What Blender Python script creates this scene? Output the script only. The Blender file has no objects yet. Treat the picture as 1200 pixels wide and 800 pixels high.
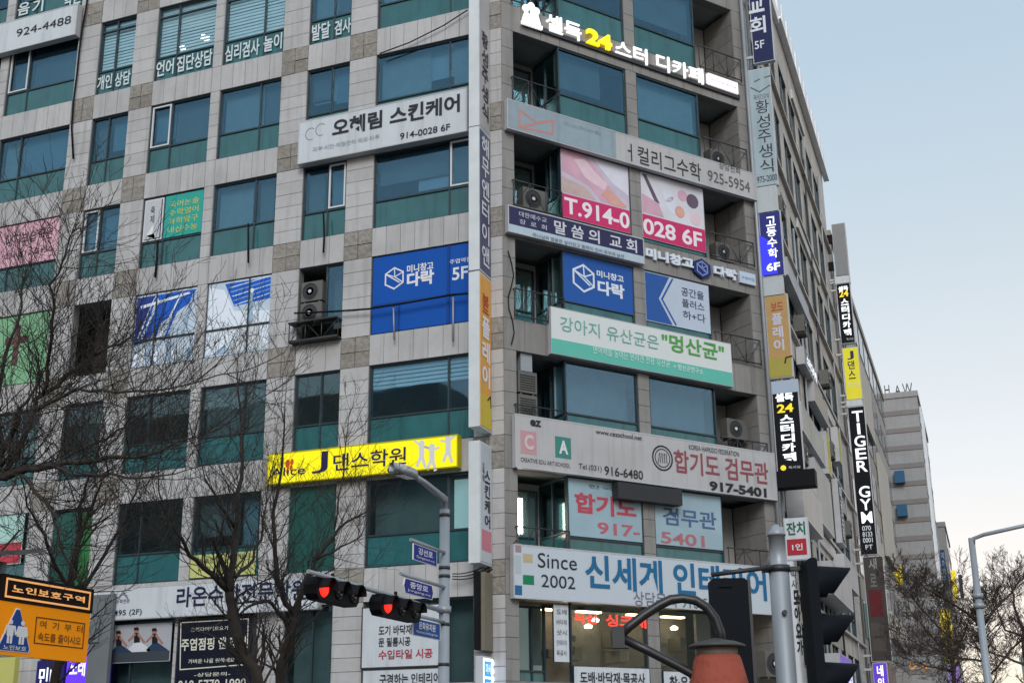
import bpy, math, random
from mathutils import Vector, Matrix
import numpy as np
random.seed(7)
SC = bpy.context.scene
COL = SC.collection
# ------------------------------------------------------------------ camera, sky, sun, exposure
W, H_, F = 1200.0, 800.0, 1438.777
YAW, PITCH, ROLL = math.radians(-20.656), math.radians(16.410), math.radians(-0.559)
SY = 61.10
EYE = Vector((8.689, -30.256, 1.6))
_fw = Vector((math.sin(YAW)*math.cos(PITCH), math.cos(YAW)*math.cos(PITCH), math.sin(PITCH)))
_ri = Vector((math.cos(YAW), -math.sin(YAW), 0)); _up = _ri.cross(_fw)
CR = _ri*math.cos(ROLL) + _up*math.sin(ROLL); CU = -_ri*math.sin(ROLL) + _up*math.cos(ROLL)
cam = bpy.data.cameras.new('camera'); camo = bpy.data.objects.new('camera', cam); COL.objects.link(camo)
M = Matrix.Identity(4)
for i in range(3):
    M[i][0], M[i][1], M[i][2], M[i][3] = CR[i], CU[i], -_fw[i], EYE[i]
camo.matrix_world = M
cam.sensor_width = 36; cam.lens = F/W*36; cam.shift_y = SY/W
cam.clip_start = 0.1; cam.clip_end = 6000
SC.camera = camo
EXPO = 1.5
SUN_EL, SUN_AZ = math.radians(32), math.radians(158)      # azimuth measured from +y towards +x
world = bpy.data.worlds.new("World"); SC.world = world; world.use_nodes = True
nt = world.node_tree; bg = nt.nodes['Background']
sky = nt.nodes.new('ShaderNodeTexSky'); sky.sky_type = 'NISHITA'; sky.sun_disc = False
sky.sun_elevation = SUN_EL; sky.sun_rotation = SUN_AZ; sky.air_density = 1.0; sky.dust_density = 1.0; sky.ozone_density = 3.0
# a thin even veil of high cloud, paler towards the horizon, mixed over the clear sky
tc = nt.nodes.new('ShaderNodeTexCoord'); sep = nt.nodes.new('ShaderNodeSeparateXYZ'); nt.links.new(tc.outputs['Generated'], sep.inputs[0])
rp = nt.nodes.new('ShaderNodeValToRGB'); nt.links.new(sep.outputs[2], rp.inputs[0])
VK = 1/(0.15*2**EXPO*0.88)
for i, (z_, c_) in enumerate(((0.0, (.92, .72, .54)), (.12, (.89, .72, .57)), (.22, (.74, .70, .62)), (.38, (.55, .60, .59)), (.5, (.46, .56, .61)), (1.0, (.38, .51, .62)))):
    e_ = rp.color_ramp.elements[i] if i < 2 else rp.color_ramp.elements.new(z_)
    e_.position = z_; e_.color = (*c_, 1)
vm = nt.nodes.new('ShaderNodeMix'); vm.data_type = 'RGBA'; vm.inputs[0].default_value = 0.88
sc_ = nt.nodes.new('ShaderNodeVectorMath'); sc_.operation = 'SCALE'; sc_.inputs['Scale'].default_value = VK; nt.links.new(rp.outputs[0], sc_.inputs[0])
nt.links.new(sky.outputs[0], vm.inputs[6]); nt.links.new(sc_.outputs[0], vm.inputs[7])
nt.links.new(vm.outputs[2], bg.inputs[0]); bg.inputs[1].default_value = 0.15
sl = bpy.data.lights.new('sun', 'SUN'); sl.energy = 0.62; sl.angle = math.radians(25); sl.color = (1, .97, .94)
so = bpy.data.objects.new('sun', sl); COL.objects.link(so)
so.rotation_euler = Vector((-math.sin(SUN_AZ)*math.cos(SUN_EL), -math.cos(SUN_AZ)*math.cos(SUN_EL), -math.sin(SUN_EL))).to_track_quat('-Z', 'Y').to_euler()
SC.view_settings.view_transform = 'Standard'; SC.view_settings.look = 'None'
SC.view_settings.exposure = EXPO; SC.view_settings.gamma = 1
SC.render.engine = 'CYCLES'
SC.cycles.max_bounces = 6; SC.cycles.transparent_max_bounces = 12; SC.cycles.use_denoising = True

# ------------------------------------------------------------------ frames: planes of the place, and photo pixel -> point on a plane
Z = Vector((0, 0, 1))
def ray(x, y): return _fw + CR*((x-600)/F) - CU*((y-400-SY)/F)
def at(x, y, D): return EYE + ray(x, y)*D
class Fr:
    def __init__(s, o, U, N): s.o, s.U, s.N = Vector(o), Vector(U), Vector(N)
    def p(s, u, z, off=0.0): return s.o + s.U*u + s.N*off + Z*z
    def px(s, x, y, off=0.0):
        v = ray(x, y); q = EYE + v*(((s.o + s.N*off - EYE).dot(s.N))/v.dot(s.N)) - s.o
        return q.dot(s.U), q.z + s.o.z
    def rect(s, a, b, off=0.0):
        u0, z1 = s.px(*a, off); u1, z0 = s.px(*b, off); return u0, u1, z0, z1
BE = math.radians(52.2275); X0 = -2.956; CX = 3.1
FA = Fr((0, 0, 0), (1, 0, 0), (0, -1, 0))
FB = Fr((X0, 0, 0), (math.cos(BE), math.sin(BE), 0), (math.sin(BE), -math.cos(BE), 0))
FC = Fr((CX, 0, 0), (0, 1, 0), (1, 0, 0))
BL = (CX-X0)/math.cos(BE); CY = BL*math.sin(BE)
def FY(y): return Fr((0, y, 0), (1, 0, 0), (0, -1, 0))
def FX(x): return Fr((x, 0, 0), (0, 1, 0), (1, 0, 0))

# ------------------------------------------------------------------ materials
MATS = {}
def srgb(h):
    c = [int(h[i:i+2], 16)/255 for i in (0, 2, 4)]
    return tuple(((x+.055)/1.055)**2.4 if x > .04045 else x/12.92 for x in c)
def mat(name, col, rough=.6, metal=0.0, var=.12, nscale=3.0, island=0.0, bump=0.0, bscale=40.0, emit=None, ek=1.0, streak=0.0, spec=.5, coat=0.0, dirt=0.0):
    if name in MATS: return MATS[name]
    m = bpy.data.materials.new(name); m.use_nodes = True; n = m.node_tree.nodes; L = m.node_tree.links
    b = n['Principled BSDF']; b.inputs['Roughness'].default_value = rough; b.inputs['Metallic'].default_value = metal
    b.inputs['Specular IOR Level'].default_value = spec; b.inputs['Coat Weight'].default_value = coat
    geo = n.new('ShaderNodeNewGeometry')
    def noise(scale, det=4, vec=None):
        t = n.new('ShaderNodeTexNoise'); t.inputs['Scale'].default_value = scale; t.inputs['Detail'].default_value = det
        L.new(vec or geo.outputs['Position'], t.inputs['Vector']); return t.outputs[0]
    def mix(a, bcol, fac, mode='MIX'):
        x = n.new('ShaderNodeMix'); x.data_type = 'RGBA'; x.blend_type = mode
        for s, v in ((0, fac), (6, a), (7, bcol)):
            if hasattr(v, 'is_linked'): L.new(v, x.inputs[s])
            else: x.inputs[s].default_value = v if s == 0 else (*v[:3], 1)
        return x.outputs[2]
    def rng(v, a, bb, c, d):
        r = n.new('ShaderNodeMapRange'); L.new(v, r.inputs[0])
        for i, q in enumerate((a, bb, c, d)): r.inputs[i+1].default_value = q
        return r.outputs[0]
    c = mix(tuple(x*(1-var) for x in col), tuple(min(1, x*(1+var)) for x in col), noise(nscale))
    if island:
        r = rng(geo.outputs['Random Per Island'], 0, 1, 1-island, 1+island)
        hs = n.new('ShaderNodeHueSaturation'); L.new(r, hs.inputs['Value']); L.new(c, hs.inputs['Color']); c = hs.outputs[0]
    if streak:
        mp = n.new('ShaderNodeMapping'); mp.inputs['Scale'].default_value = (5, 5, .35); L.new(geo.outputs['Position'], mp.inputs[0])
        f = rng(noise(1.0, 5, mp.outputs[0]), .5, .75, 0, streak); c = mix(c, tuple(x*.38 for x in col), f)
    if dirt:
        f = rng(noise(.55, 6), .48, .72, 0, dirt); c = mix(c, (col[0]*.5, col[1]*.46, col[2]*.4), f)
    L.new(c, b.inputs['Base Color'])
    if bump:
        bp = n.new('ShaderNodeBump'); bp.inputs['Strength'].default_value = bump; bp.inputs['Distance'].default_value = .05
        L.new(noise(bscale, 5), bp.inputs['Height']); L.new(bp.outputs[0], b.inputs['Normal'])
    if emit:
        b.inputs['Emission Color'].default_value = (*emit, 1); b.inputs['Emission Strength'].default_value = ek/2**EXPO
    MATS[name] = m; return m
def glass(name, tint, refl=.42, back=(.6, .8, .9), rough=.02):
    if name in MATS: return MATS[name]
    m = bpy.data.materials.new(name); m.use_nodes = True; n = m.node_tree.nodes; L = m.node_tree.links
    n.remove(n['Principled BSDF']); out = n['Material Output']
    tr = n.new('ShaderNodeBsdfTransparent'); tr.inputs[0].default_value = (*tint, 1)
    gl = n.new('ShaderNodeBsdfGlossy'); gl.inputs['Roughness'].default_value = rough; gl.inputs[0].default_value = (*back, 1)
    geo = n.new('ShaderNodeNewGeometry')
    ns = n.new('ShaderNodeTexNoise'); ns.inputs['Scale'].default_value = .9; ns.inputs['Detail'].default_value = 1; L.new(geo.outputs['Position'], ns.inputs[0])
    bp = n.new('ShaderNodeBump'); bp.inputs['Strength'].default_value = .012; bp.inputs['Distance'].default_value = .3; L.new(ns.outputs[0], bp.inputs['Height']); L.new(bp.outputs[0], gl.inputs['Normal'])
    mr = n.new('ShaderNodeMapRange'); L.new(geo.outputs['Random Per Island'], mr.inputs[0]); mr.inputs[3].default_value = refl-.07; mr.inputs[4].default_value = refl+.07
    fr = n.new('ShaderNodeFresnel'); fr.inputs[0].default_value = 1.5
    ad = n.new('ShaderNodeMath'); ad.operation = 'ADD'; ad.use_clamp = True; L.new(mr.outputs[0], ad.inputs[0]); L.new(fr.outputs[0], ad.inputs[1])
    iv = n.new('ShaderNodeMath'); iv.operation = 'SUBTRACT'; iv.inputs[0].default_value = 1; L.new(geo.outputs['Backfacing'], iv.inputs[1])
    mu = n.new('ShaderNodeMath'); mu.operation = 'MULTIPLY'; L.new(ad.outputs[0], mu.inputs[0]); L.new(iv.outputs[0], mu.inputs[1])
    mx = n.new('ShaderNodeMixShader'); L.new(mu.outputs[0], mx.inputs[0]); L.new(tr.outputs[0], mx.inputs[1]); L.new(gl.outputs[0], mx.inputs[2])
    L.new(mx.outputs[0], out.inputs[0]); MATS[name] = m; return m
def solid(hexcol, rough=.6, **k):
    k.setdefault('spec', .25)
    return mat('paint_'+hexcol+('_lit' if k.get('emit') else ''), srgb(hexcol), rough, var=k.pop('var', .05), **k)
def lit(hexcol, k=1.0):
    c = srgb(hexcol); return mat('lit_%s_%d' % (hexcol, int(k*10)), c, .4, emit=c, ek=k, var=.02)

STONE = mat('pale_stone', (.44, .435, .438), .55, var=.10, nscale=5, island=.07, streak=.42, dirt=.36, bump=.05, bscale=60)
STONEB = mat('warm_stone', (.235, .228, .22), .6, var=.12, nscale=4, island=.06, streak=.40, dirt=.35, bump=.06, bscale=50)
STONEC = mat('tan_stone', (.44, .41, .375), .6, var=.12, nscale=3, island=.12, streak=.6, dirt=.3)
ROUGH = mat('rough_stone', (.245, .228, .205), .85, var=.55, nscale=7, island=.14, bump=1.0, bscale=7, dirt=.5)
JOINT = mat('joint', (.17, .17, .168), .8)
FRAME = mat('frame_blue', (.018, .035, .045), .45)
WHITEM = mat('white_metal', (.6, .62, .64), .4)
DARKM = mat('dark_metal', (.025, .027, .03), .5)
SPAN = mat('spandrel_glass', (.026, .120, .130), .16, var=.35, nscale=2.2, streak=.55, dirt=.3, island=.25, coat=.3)
PANE = glass('pane_blue', (.72, .84, .88), .24, (.60, .78, .92))
PANES = glass('pane_sky', (.72, .82, .86), .40, (.70, .82, .92))
PANED = glass('pane_dark', (.80, .89, .90), .19, (.66, .80, .86))
PANEL = glass('pane_lit', (.84, .92, .94), .12, (.6, .78, .85))
CLEAR = glass('pane_clear', (.86, .88, .86), .03, (.3, .36, .38))
INTER = mat('interior', (.30, .32, .32), .9, dirt=.4)
BLIND = mat('blind_slat', (.72, .78, .80), .6)
CURT = mat('curtain', (.30, .40, .46), .8, var=.2)
WHITE = mat('white_paint', (.72, .72, .73), .5, var=.04)
BLACK = mat('black_paint', (.008, .008, .010), .65, spec=.12)
CAB = mat('sign_cabinet', (.45, .46, .48), .4, dirt=.3)
BARK = mat('bark', (.034, .027, .023), .9, var=.3, nscale=20)
STEEL = mat('galvanised_steel', (.30, .33, .36), .45, metal=.2, dirt=.2)

# ------------------------------------------------------------------ mesh building
WL = {}
class MB:
    def __init__(s): s.v, s.f, s.m, s.sm = [], [], [], []
    def add(s, vs, fs, mi=0, smooth=False):
        k = len(s.v); s.v += [Vector(v) for v in vs]
        for f in fs: s.f.append([i+k for i in f]); s.m.append(mi); s.sm.append(smooth)
    def box(s, fr, u0, u1, z0, z1, o0, o1, mi=0):
        vs = [fr.p(u, z, o) for o in (o0, o1) for u, z in ((u0, z0), (u1, z0), (u1, z1), (u0, z1))]
        s.add(vs, [(0, 1, 2, 3), (4, 7, 6, 5), (0, 4, 5, 1), (1, 5, 6, 2), (2, 6, 7, 3), (3, 7, 4, 0)], mi); return s
    def prism(s, fr, poly, o0, o1, mi=0):
        n = len(poly); vs = [fr.p(u, z, o0) for u, z in poly] + [fr.p(u, z, o1) for u, z in poly]
        s.add(vs, [tuple(range(n)), tuple(range(2*n-1, n-1, -1))] + [(i, (i+1) % n, (i+1) % n+n, i+n) for i in range(n)], mi); return s
    def poly(s, fr, pts, off, mi=0): return s.prism(fr, pts, off-.006, off, mi)
    def slab(s, xy, z0, z1, mi=0):
        n = len(xy); vs = [(x, y, z0) for x, y in xy] + [(x, y, z1) for x, y in xy]
        s.add(vs, [tuple(range(n-1, -1, -1)), tuple(range(n, 2*n))] + [(i, (i+1) % n, (i+1) % n+n, i+n) for i in range(n)], mi); return s
    def tube(s, pts, r0, r1=None, sides=6, mi=0, cap=True, smooth=True, rad=None):
        pts = [Vector(p) for p in pts]; r1 = r0 if r1 is None else r1; n = len(pts); k = len(s.v)
        a = None
        for i, p in enumerate(pts):
            d = (pts[min(i+1, n-1)]-pts[max(i-1, 0)]).normalized()
            if a is None: a = d.orthogonal().normalized()
            else:
                a = a - d*a.dot(d); a = a.normalized() if a.length > 1e-6 else d.orthogonal().normalized()
            b = d.cross(a); r = rad[i] if rad else r0+(r1-r0)*i/(n-1)
            for j in range(sides):
                t = 2*math.pi*j/sides; s.v.append(p + a*(math.cos(t)*r) + b*(math.sin(t)*r))
        for i in range(n-1):
            for j in range(sides):
                s.f.append([k+i*sides+j, k+i*sides+(j+1) % sides, k+(i+1)*sides+(j+1) % sides, k+(i+1)*sides+j]); s.m.append(mi); s.sm.append(smooth)
        if cap:
            s.f.append([k+j for j in range(sides)][::-1]); s.f.append([k+(n-1)*sides+j for j in range(sides)])
            s.m += [mi, mi]; s.sm += [False, False]
        return s
    def lathe(s, o, prof, sides=20, mi=0, axis=Z, smooth=True):
        axis = Vector(axis).normalized(); a = axis.orthogonal().normalized(); b = axis.cross(a); o = Vector(o); k = len(s.v); n = len(prof)
        for r, h in prof:
            for j in range(sides):
                t = 2*math.pi*j/sides; s.v.append(o + axis*h + a*(math.cos(t)*max(r, 1e-4)) + b*(math.sin(t)*max(r, 1e-4)))
        for i in range(n-1):
            for j in range(sides):
                s.f.append([k+i*sides+j, k+i*sides+(j+1) % sides, k+(i+1)*sides+(j+1) % sides, k+(i+1)*sides+j]); s.m.append(mi); s.sm.append(smooth)
        s.f.append([k+j for j in range(sides)][::-1]); s.f.append([k+(n-1)*sides+j for j in range(sides)]); s.m += [mi, mi]; s.sm += [False, False]
        return s
    def stroke(s, fr, pts, w, off, mi=0, closed=False):          # a flat painted line of width w on a plane
        P = list(pts) + ([pts[0]] if closed else [])
        for (a, b) in zip(P[:-1], P[1:]):
            d = Vector((b[0]-a[0], b[1]-a[1])); L = d.length or 1e-6; d /= L; q = Vector((-d.y, d.x))*w/2; e = d*w*.4
            s.prism(fr, [(a[0]-e.x+q.x, a[1]-e.y+q.y), (b[0]+e.x+q.x, b[1]+e.y+q.y), (b[0]+e.x-q.x, b[1]+e.y-q.y), (a[0]-e.x-q.x, a[1]-e.y-q.y)], off-.004, off+random.random()*.001, mi)
        return s
    def build(s, name, mats, parent=None, label=None, cat=None, group=None, kind=None):
        mats = mats if isinstance(mats, (list, tuple)) else [mats]
        if parent is None:
            lo = [min(v[i] for v in s.v) for i in range(3)]; hi = [max(v[i] for v in s.v) for i in range(3)]
            loc = Vector(((lo[0]+hi[0])/2, (lo[1]+hi[1])/2, lo[2]))
        else: loc = WL[parent.name]
        me = bpy.data.meshes.new(name); me.from_pydata([tuple(v-loc) for v in s.v], [], s.f)
        for m in mats: me.materials.append(m)
        me.polygons.foreach_set('material_index', s.m); me.polygons.foreach_set('use_smooth', s.sm); me.update()
        o = bpy.data.objects.new(name, me); COL.objects.link(o)
        if parent is None: o.location = loc
        else: o.parent = parent
        WL[o.name] = loc
        tag(o, label, cat, group, kind); return o
def tag(o, label=None, cat=None, group=None, kind=None):
    for k, v in (('label', label), ('category', cat), ('group', group), ('kind', kind)):
        if v: o[k] = v
def thing(name, loc, label, cat, group=None, kind=None):
    o = bpy.data.objects.new(name, None); o.empty_display_size = .3; COL.objects.link(o); o.location = loc; WL[o.name] = Vector(loc)
    tag(o, label, cat, group, kind); return o

# ------------------------------------------------------------------ writing
_tc = {}
def glyphs(body, bold):
    k = (body, bold)
    if k not in _tc:
        cu = bpy.data.curves.new('t', 'FONT'); cu.body = body; cu.offset = bold; cu.resolution_u = 4
        o = bpy.data.objects.new('t', cu); COL.objects.link(o); me = bpy.data.meshes.new_from_object(o)
        _tc[k] = ([(v.co.x, v.co.y) for v in me.vertices], [tuple(p.vertices) for p in me.polygons])
        bpy.data.objects.remove(o); bpy.data.meshes.remove(me); bpy.data.curves.remove(cu)
    return _tc[k]
def text(mb, fr, rect, body, off, bold=.012, mi=0, thick=.012, deep=False):
    vs, fs = glyphs(body, bold)
    if not vs: return
    x0, x1 = min(v[0] for v in vs), max(v[0] for v in vs); y0, y1 = min(v[1] for v in vs), max(v[1] for v in vs)
    u0, u1, z0, z1 = rect
    def P(v, o): return fr.p(u0+(v[0]-x0)/((x1-x0) or 1)*(u1-u0), z0+(v[1]-y0)/((y1-y0) or 1)*(z1-z0), o)
    mb.add([P(v, off+thick) for v in vs], fs, mi)
    if deep:
        n = len(vs); ed = {}
        for f in fs:
            for a, b in zip(f, f[1:]+f[:1]): ed[(a, b)] = 1
        mb.add([P(v, off) for v in vs] + [P(v, off+thick) for v in vs], [(a, b, b+n, a+n) for (a, b) in ed if (b, a) not in ed], mi)
def tpx(mb, fr, a, b, body, off, **k):
    text(mb, fr, fr.rect(a, b, off), body, off, **k)
def vtext(mb, fr, rect, body, off, gap=.12, **k):
    u0, u1, z0, z1 = rect; n = len(body); h = (z1-z0)/n
    for i, c in enumerate(body):
        if c == ' ': continue
        a, b = (u0, u1) if c not in 'I' else (u0+(u1-u0)*.36, u1-(u1-u0)*.36)
        text(mb, fr, (a, b, z1-h*(i+1)+h*gap/2, z1-h*i-h*gap/2), c, off, **k)
def vpx(mb, fr, a, b, body, off, **k): vtext(mb, fr, fr.rect(a, b, off), body, off, **k)
def pxs(fr, pts, off): return [fr.px(x, y, off) for x, y in pts]
def circle(c, r, n=20, sx=1.0): return [(c[0]+r*sx*math.cos(2*math.pi*i/n), c[1]+r*math.sin(2*math.pi*i/n)) for i in range(n)]
def hexlogo(mb, fr, c, r, off, w, mi=0):
    h = [(c[0]+r*math.cos(math.radians(90+60*i)), c[1]+r*math.sin(math.radians(90+60*i))) for i in range(6)]
    mb.stroke(fr, h, w, off, mi, True)
    m = (c[0]+r*.05, c[1]+r*.12)
    for q in (h[0], h[1], h[4]): mb.stroke(fr, [m, q], w*.7, off, mi)
    mb.stroke(fr, [m, (h[5][0]*.9+c[0]*.1, h[5][1]*.9+c[1]*.1)], w*.7, off, mi)
    mb.stroke(fr, [h[1], (c[0]+r*.5, c[1]-r*.45)], w*.8, off, mi)

# ------------------------------------------------------------------ ground
g = MB(); g.slab([(-400, -400), (400, -400), (400, 900), (-400, 900)], -.3, -.02)
g.build('ground', mat('ground', (.09, .09, .085), .9), kind='structure')
g = MB(); g.slab([(-120, -28), (4.5, -28), (4.5, -7), (-120, -7)], -.02, .0)
g.slab([(4.5, -60), (26, -60), (26, 400), (4.5, 400)], -.02, .0)
g.build('road', mat('asphalt', (.05, .05, .052), .85, bump=.2, bscale=80), kind='structure')
g = MB(); g.slab([(-120, -6.9), (2, -6.9), (4.4, -3), (4.4, 300), (-16, 300), (-120, 34)], -.02, .13)
g.build('sidewalk', mat('paving', (.24, .23, .22), .8, island=.05), kind='structure')
g = MB()
for i in range(9): g.box(Fr((4.9+i*.9, -9, 0), (1, 0, 0), (0, -1, 0)), 0, .45, .001, .004, 0, 4)
g.build('crossing_marking', WHITE, kind='structure')

# ------------------------------------------------------------------ the corner building
T = {4: 12.47, 5: 15.865, 6: 19.25, 7: 22.67, 8: 26.45, 9: 29.85, 3: 9.07, 2: 5.67}
Bt = {4: 10.0, 5: 13.40, 6: 16.78, 7: 20.16, 8: 23.59, 9: 27.35, 3: 6.60, 2: 3.45}
ROOF = 32.0
COLS = [(-24.75, -22.40), (-22.04, -18.97), (-18.02, -16.52), (-15.60, -13.245), (-12.88, -10.56), (-9.60, -8.08), (-7.14, -3.86)]
COLS[1] = (-21.32-.7, -18.97)
ENDY = 33.0
bld = thing('commercial_building', (X0, 0, 0), 'nine-storey stone-clad corner building covered in Korean shop signs, teal windows', 'building')
def panels(mb, fr, u0, u1, z0, z1, off, nu, nz, g_=.014, th=.04):
    for i in range(nu):
        for j in range(nz):
            a = u0+(u1-u0)*i/nu; b = u0+(u1-u0)*(i+1)/nu; c = z0+(z1-z0)*j/nz; d = z0+(z1-z0)*(j+1)/nz
            mb.box(fr, a+g_/2, b-g_/2, c+g_/2, d-g_/2, off-th, off+random.uniform(-.002, .002))
# backing wall + cladding on facade A
back = MB(); clad = MB(); rough = MB()
edges = [(-26.5, COLS[0][0])] + [(COLS[i][1], COLS[i+1][0]) for i in range(6)] + [(COLS[6][1], X0)]
back.box(FA, -26.5, X0-.02, 0, Bt[2], -.3, -.035)
panels(clad, FA, -26.5, X0, .9, Bt[2], 0, 40, 4)
for n in range(2, 10):
    for (a, b) in edges:
        back.box(FA, a, min(b, X0-.02), Bt[n], T[n], -.3, -.035)
        panels(clad, FA, a, b, Bt[n], T[n], 0, 1, 6)
    zt = Bt[n+1] if n < 9 else ROOF
    back.box(FA, -26.5, X0-.02, T[n], zt, -.3, -.035)
    for (a, b) in edges:
        if b-a > .6:
            rough = MB()
            for r in range(2):
                for c in range(2): rough.box(FA, a+(b-a)*c/2+.01, a+(b-a)*(c+1)/2-.01, T[n]+(zt-T[n])*r/2+.01, T[n]+(zt-T[n])*(r+1)/2-.01, -.04, random.uniform(-.01, .012))
            rough.build('rough_stone', ROUGH, bld)
        else: panels(clad, FA, a, b, T[n], zt, 0, 1, 1)
    for (a, b) in COLS: panels(clad, FA, a, b, T[n], zt, 0, max(2, round((b-a)/.5)), 1)
back.build('backing_wall', JOINT, bld); clad.build('stone_cladding', STONE, bld)
# facade B: piers, floor bands, recessed balconies at both ends
SA, SB = (2.06, 4.65), (5.07, 7.66); NL, NR = (.42, 2.06), (7.66, 9.36)
bb = MB(); bc = MB(); nic = MB(); nic2 = MB()
for n in range(1, 10):
    z0 = Bt.get(n, 0); z1 = T.get(n, 2.6); zt = Bt.get(n+1, ROOF)
    bb.box(FB, .03, BL-.03, z1, zt, -.35, -.03); panels(bc, FB, 0, BL, z1, zt, 0, 14, 1)
    nic.box(FB, .03, 2.0, z1+.25, zt-.002, -1.6, -.351); nic2.box(FB, 7.72, BL-.03, z1+.25, zt-.002, -1.6, -.351)
    for a, b in ((0, NL[0]), (NR[1], BL)):
        bb.box(FB, a+.03, b-.03, z0, z1, -1.5, -.03); panels(bc, FB, a, b, z0, z1, 0, 1, 4)
    panels(bc, FB, SA[1], SB[0], z0, z1, 0, 1, 5); bb.box(FB, SA[1]+.03, SB[0]-.03, z0, z1, -.3, -.03)
    # side faces of the balconies
    fr = Fr(FB.p(NR[1], 0, 0), -FB.N, -FB.U); panels(bc, fr, .02, 1.45, z0, z1, 0, 2, 5, th=.028)
    fr = Fr(FB.p(NL[0], 0, 0), FB.N, FB.U); panels(bc, fr, -1.45, -.02, z0, z1, 0, 2, 5, th=.028)
    nic.box(FB, NL[0], NL[1], z0, z1, -1.62, -1.5); nic2.box(FB, NR[0], NR[1], z0, z1, -1.62, -1.5)
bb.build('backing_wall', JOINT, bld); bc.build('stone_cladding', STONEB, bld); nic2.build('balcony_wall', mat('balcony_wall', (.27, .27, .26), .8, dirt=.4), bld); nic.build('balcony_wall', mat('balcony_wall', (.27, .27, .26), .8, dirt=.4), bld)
# floors, core and roof: what one sees through the glass
fp = [(-26.5, .31), (X0-.1, .31), (X0+.15, .5), (CX-.45, CY+.1), (CX-.31, CY+.4), (CX-.31, ENDY), (-26.5, ENDY)]
inner = [(-26.3, 3.2), (X0-1.6, 3.2), (CX-3.6, CY+1.8), (CX-3.6, ENDY-.4), (-26.3, ENDY-.4)]
core = MB()
core.slab(inner, 0, ROOF-1.2)
for n in range(2, 10): core.slab(fp, T.get(n-1, 2.7)+.2, Bt[n]-.05)
core.slab(fp, ROOF-1.4, ROOF-1)
core.box(FA, -26.5, -26.3, 0, ROOF, -ENDY, -.3); core.box(Fr((0, ENDY, 0), (1, 0, 0), (0, -1, 0)), -26.5, CX-.05, 0, ROOF, -.05, .25)
core.build('interior_core', INTER, bld)

# ---- windows
def window(fr, u0, u1, z0, z1, mull=(), tr=.9, pane=None, parent=bld, low=None, sash=None, blind=None, curtain=None, offs=(-.16, -.08), fw=.05, backing=None, top=0):
    o0, o1 = offs; f = MB(); zt = z0+tr if tr else z0
    for a, b in ((u0, u0+fw), (u1-fw, u1)): f.box(fr, a, b, z0, z1, o0, o1)
    f.box(fr, u0+fw, u1-fw, z0, z0+fw, o0, o1); f.box(fr, u0+fw, u1-fw, z1-fw, z1, o0, o1)
    if tr: f.box(fr, u0+fw, u1-fw, zt-fw/2, zt+fw/2, o0, o1+.006)
    if top: f.box(fr, u0+fw, u1-fw, z1-top-fw/2, z1-top+fw/2, o0+.003, o1+.005)
    us = [u0+(u1-u0)*m for m in mull]
    for u in us: f.box(fr, u-fw/2, u+fw/2, z0+fw, z1-fw, o0+.002, o1+.004)
    w = f.build('window', FRAME, parent)
    xs = [u0+fw*.5] + us + [u1-fw*.5]; p = MB(); q = MB(); m_ = (o0+o1)/2
    for a, b in zip(xs[:-1], xs[1:]):
        j = random.uniform(-.006, .006)
        p.box(fr, a, b, zt, z1-fw*.5, m_-.012+j, m_+j)
        if tr: q.box(fr, a, b, z0+fw*.5, zt, m_-.012, m_+random.uniform(0, .01))
    p.build('pane', pane or PANE, w)
    if tr: q.build('spandrel_pane', low or SPAN, w)
    if sash is not None:
        a, b = xs[sash]+.03, xs[sash+1]-.03; s_ = MB(); c, d = zt+.04, z1-.06
        for r in ((a, a+.05, c, d), (b-.05, b, c, d), (a+.05, b-.05, c, c+.05), (a+.05, b-.05, d-.05, d)): s_.box(fr, *r, m_+.02, o1+.03)
        s_.build('opening_sash', WHITEM, w)
    if blind:
        bl = MB(); zz = z1-.1
        while zz > z1-(z1-zt)*blind: bl.box(fr, u0+fw, u1-fw, zz-.085, zz+random.uniform(-.01, .01), o0-.08, o0-.05); zz -= .125
        bl.build('blind', BLIND, w)
    if curtain:
        cb = MB()
        for (a, b, lo, m) in curtain:
            cb.box(fr, u0+(u1-u0)*a, u0+(u1-u0)*b, z1-(z1-zt)*lo, z1-fw, o0-.30, o0-.27)
        cb.build('curtain', CURT, w)
    if backing == 'mix':
        for a, b in zip(xs[:-1], xs[1:]):
            m_s = rw.choice(SHADE); lo = rw.choice((1, 1, .92, .75, .6)); cb = MB(); cb.box(fr, a+.02, b-.02-(b-a)*rw.choice((0, 0, .15, .3)), z1-(z1-zt)*lo, z1-.02, o0-.22, o0-.2); cb.build('curtain', m_s, w)
    elif backing:
        cb = MB(); cb.box(fr, u0+.01, u1-.01, zt, z1-.01, o0-.5, o0-.46); cb.build('roller_shade', backing, w)
    return w
MUL = {0: (.35,), 1: (.30,), 2: (.45,), 3: (.35,), 4: (.66,), 5: (.57,), 6: (.757,)}
SKIP = {(5, 5): 1, (2, 5): 1}
SHADE = [mat('shade_grey', (.13, .15, .16), .8, var=.35, nscale=1.2), mat('shade_blue', (.15, .25, .31), .8, var=.25, nscale=1.5), mat('shade_dark', (.13, .16, .16), .8, var=.4, nscale=1.2), mat('shade_pale', (.27, .33, .34), .8, var=.2)]
rw = random.Random(3)
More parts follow.
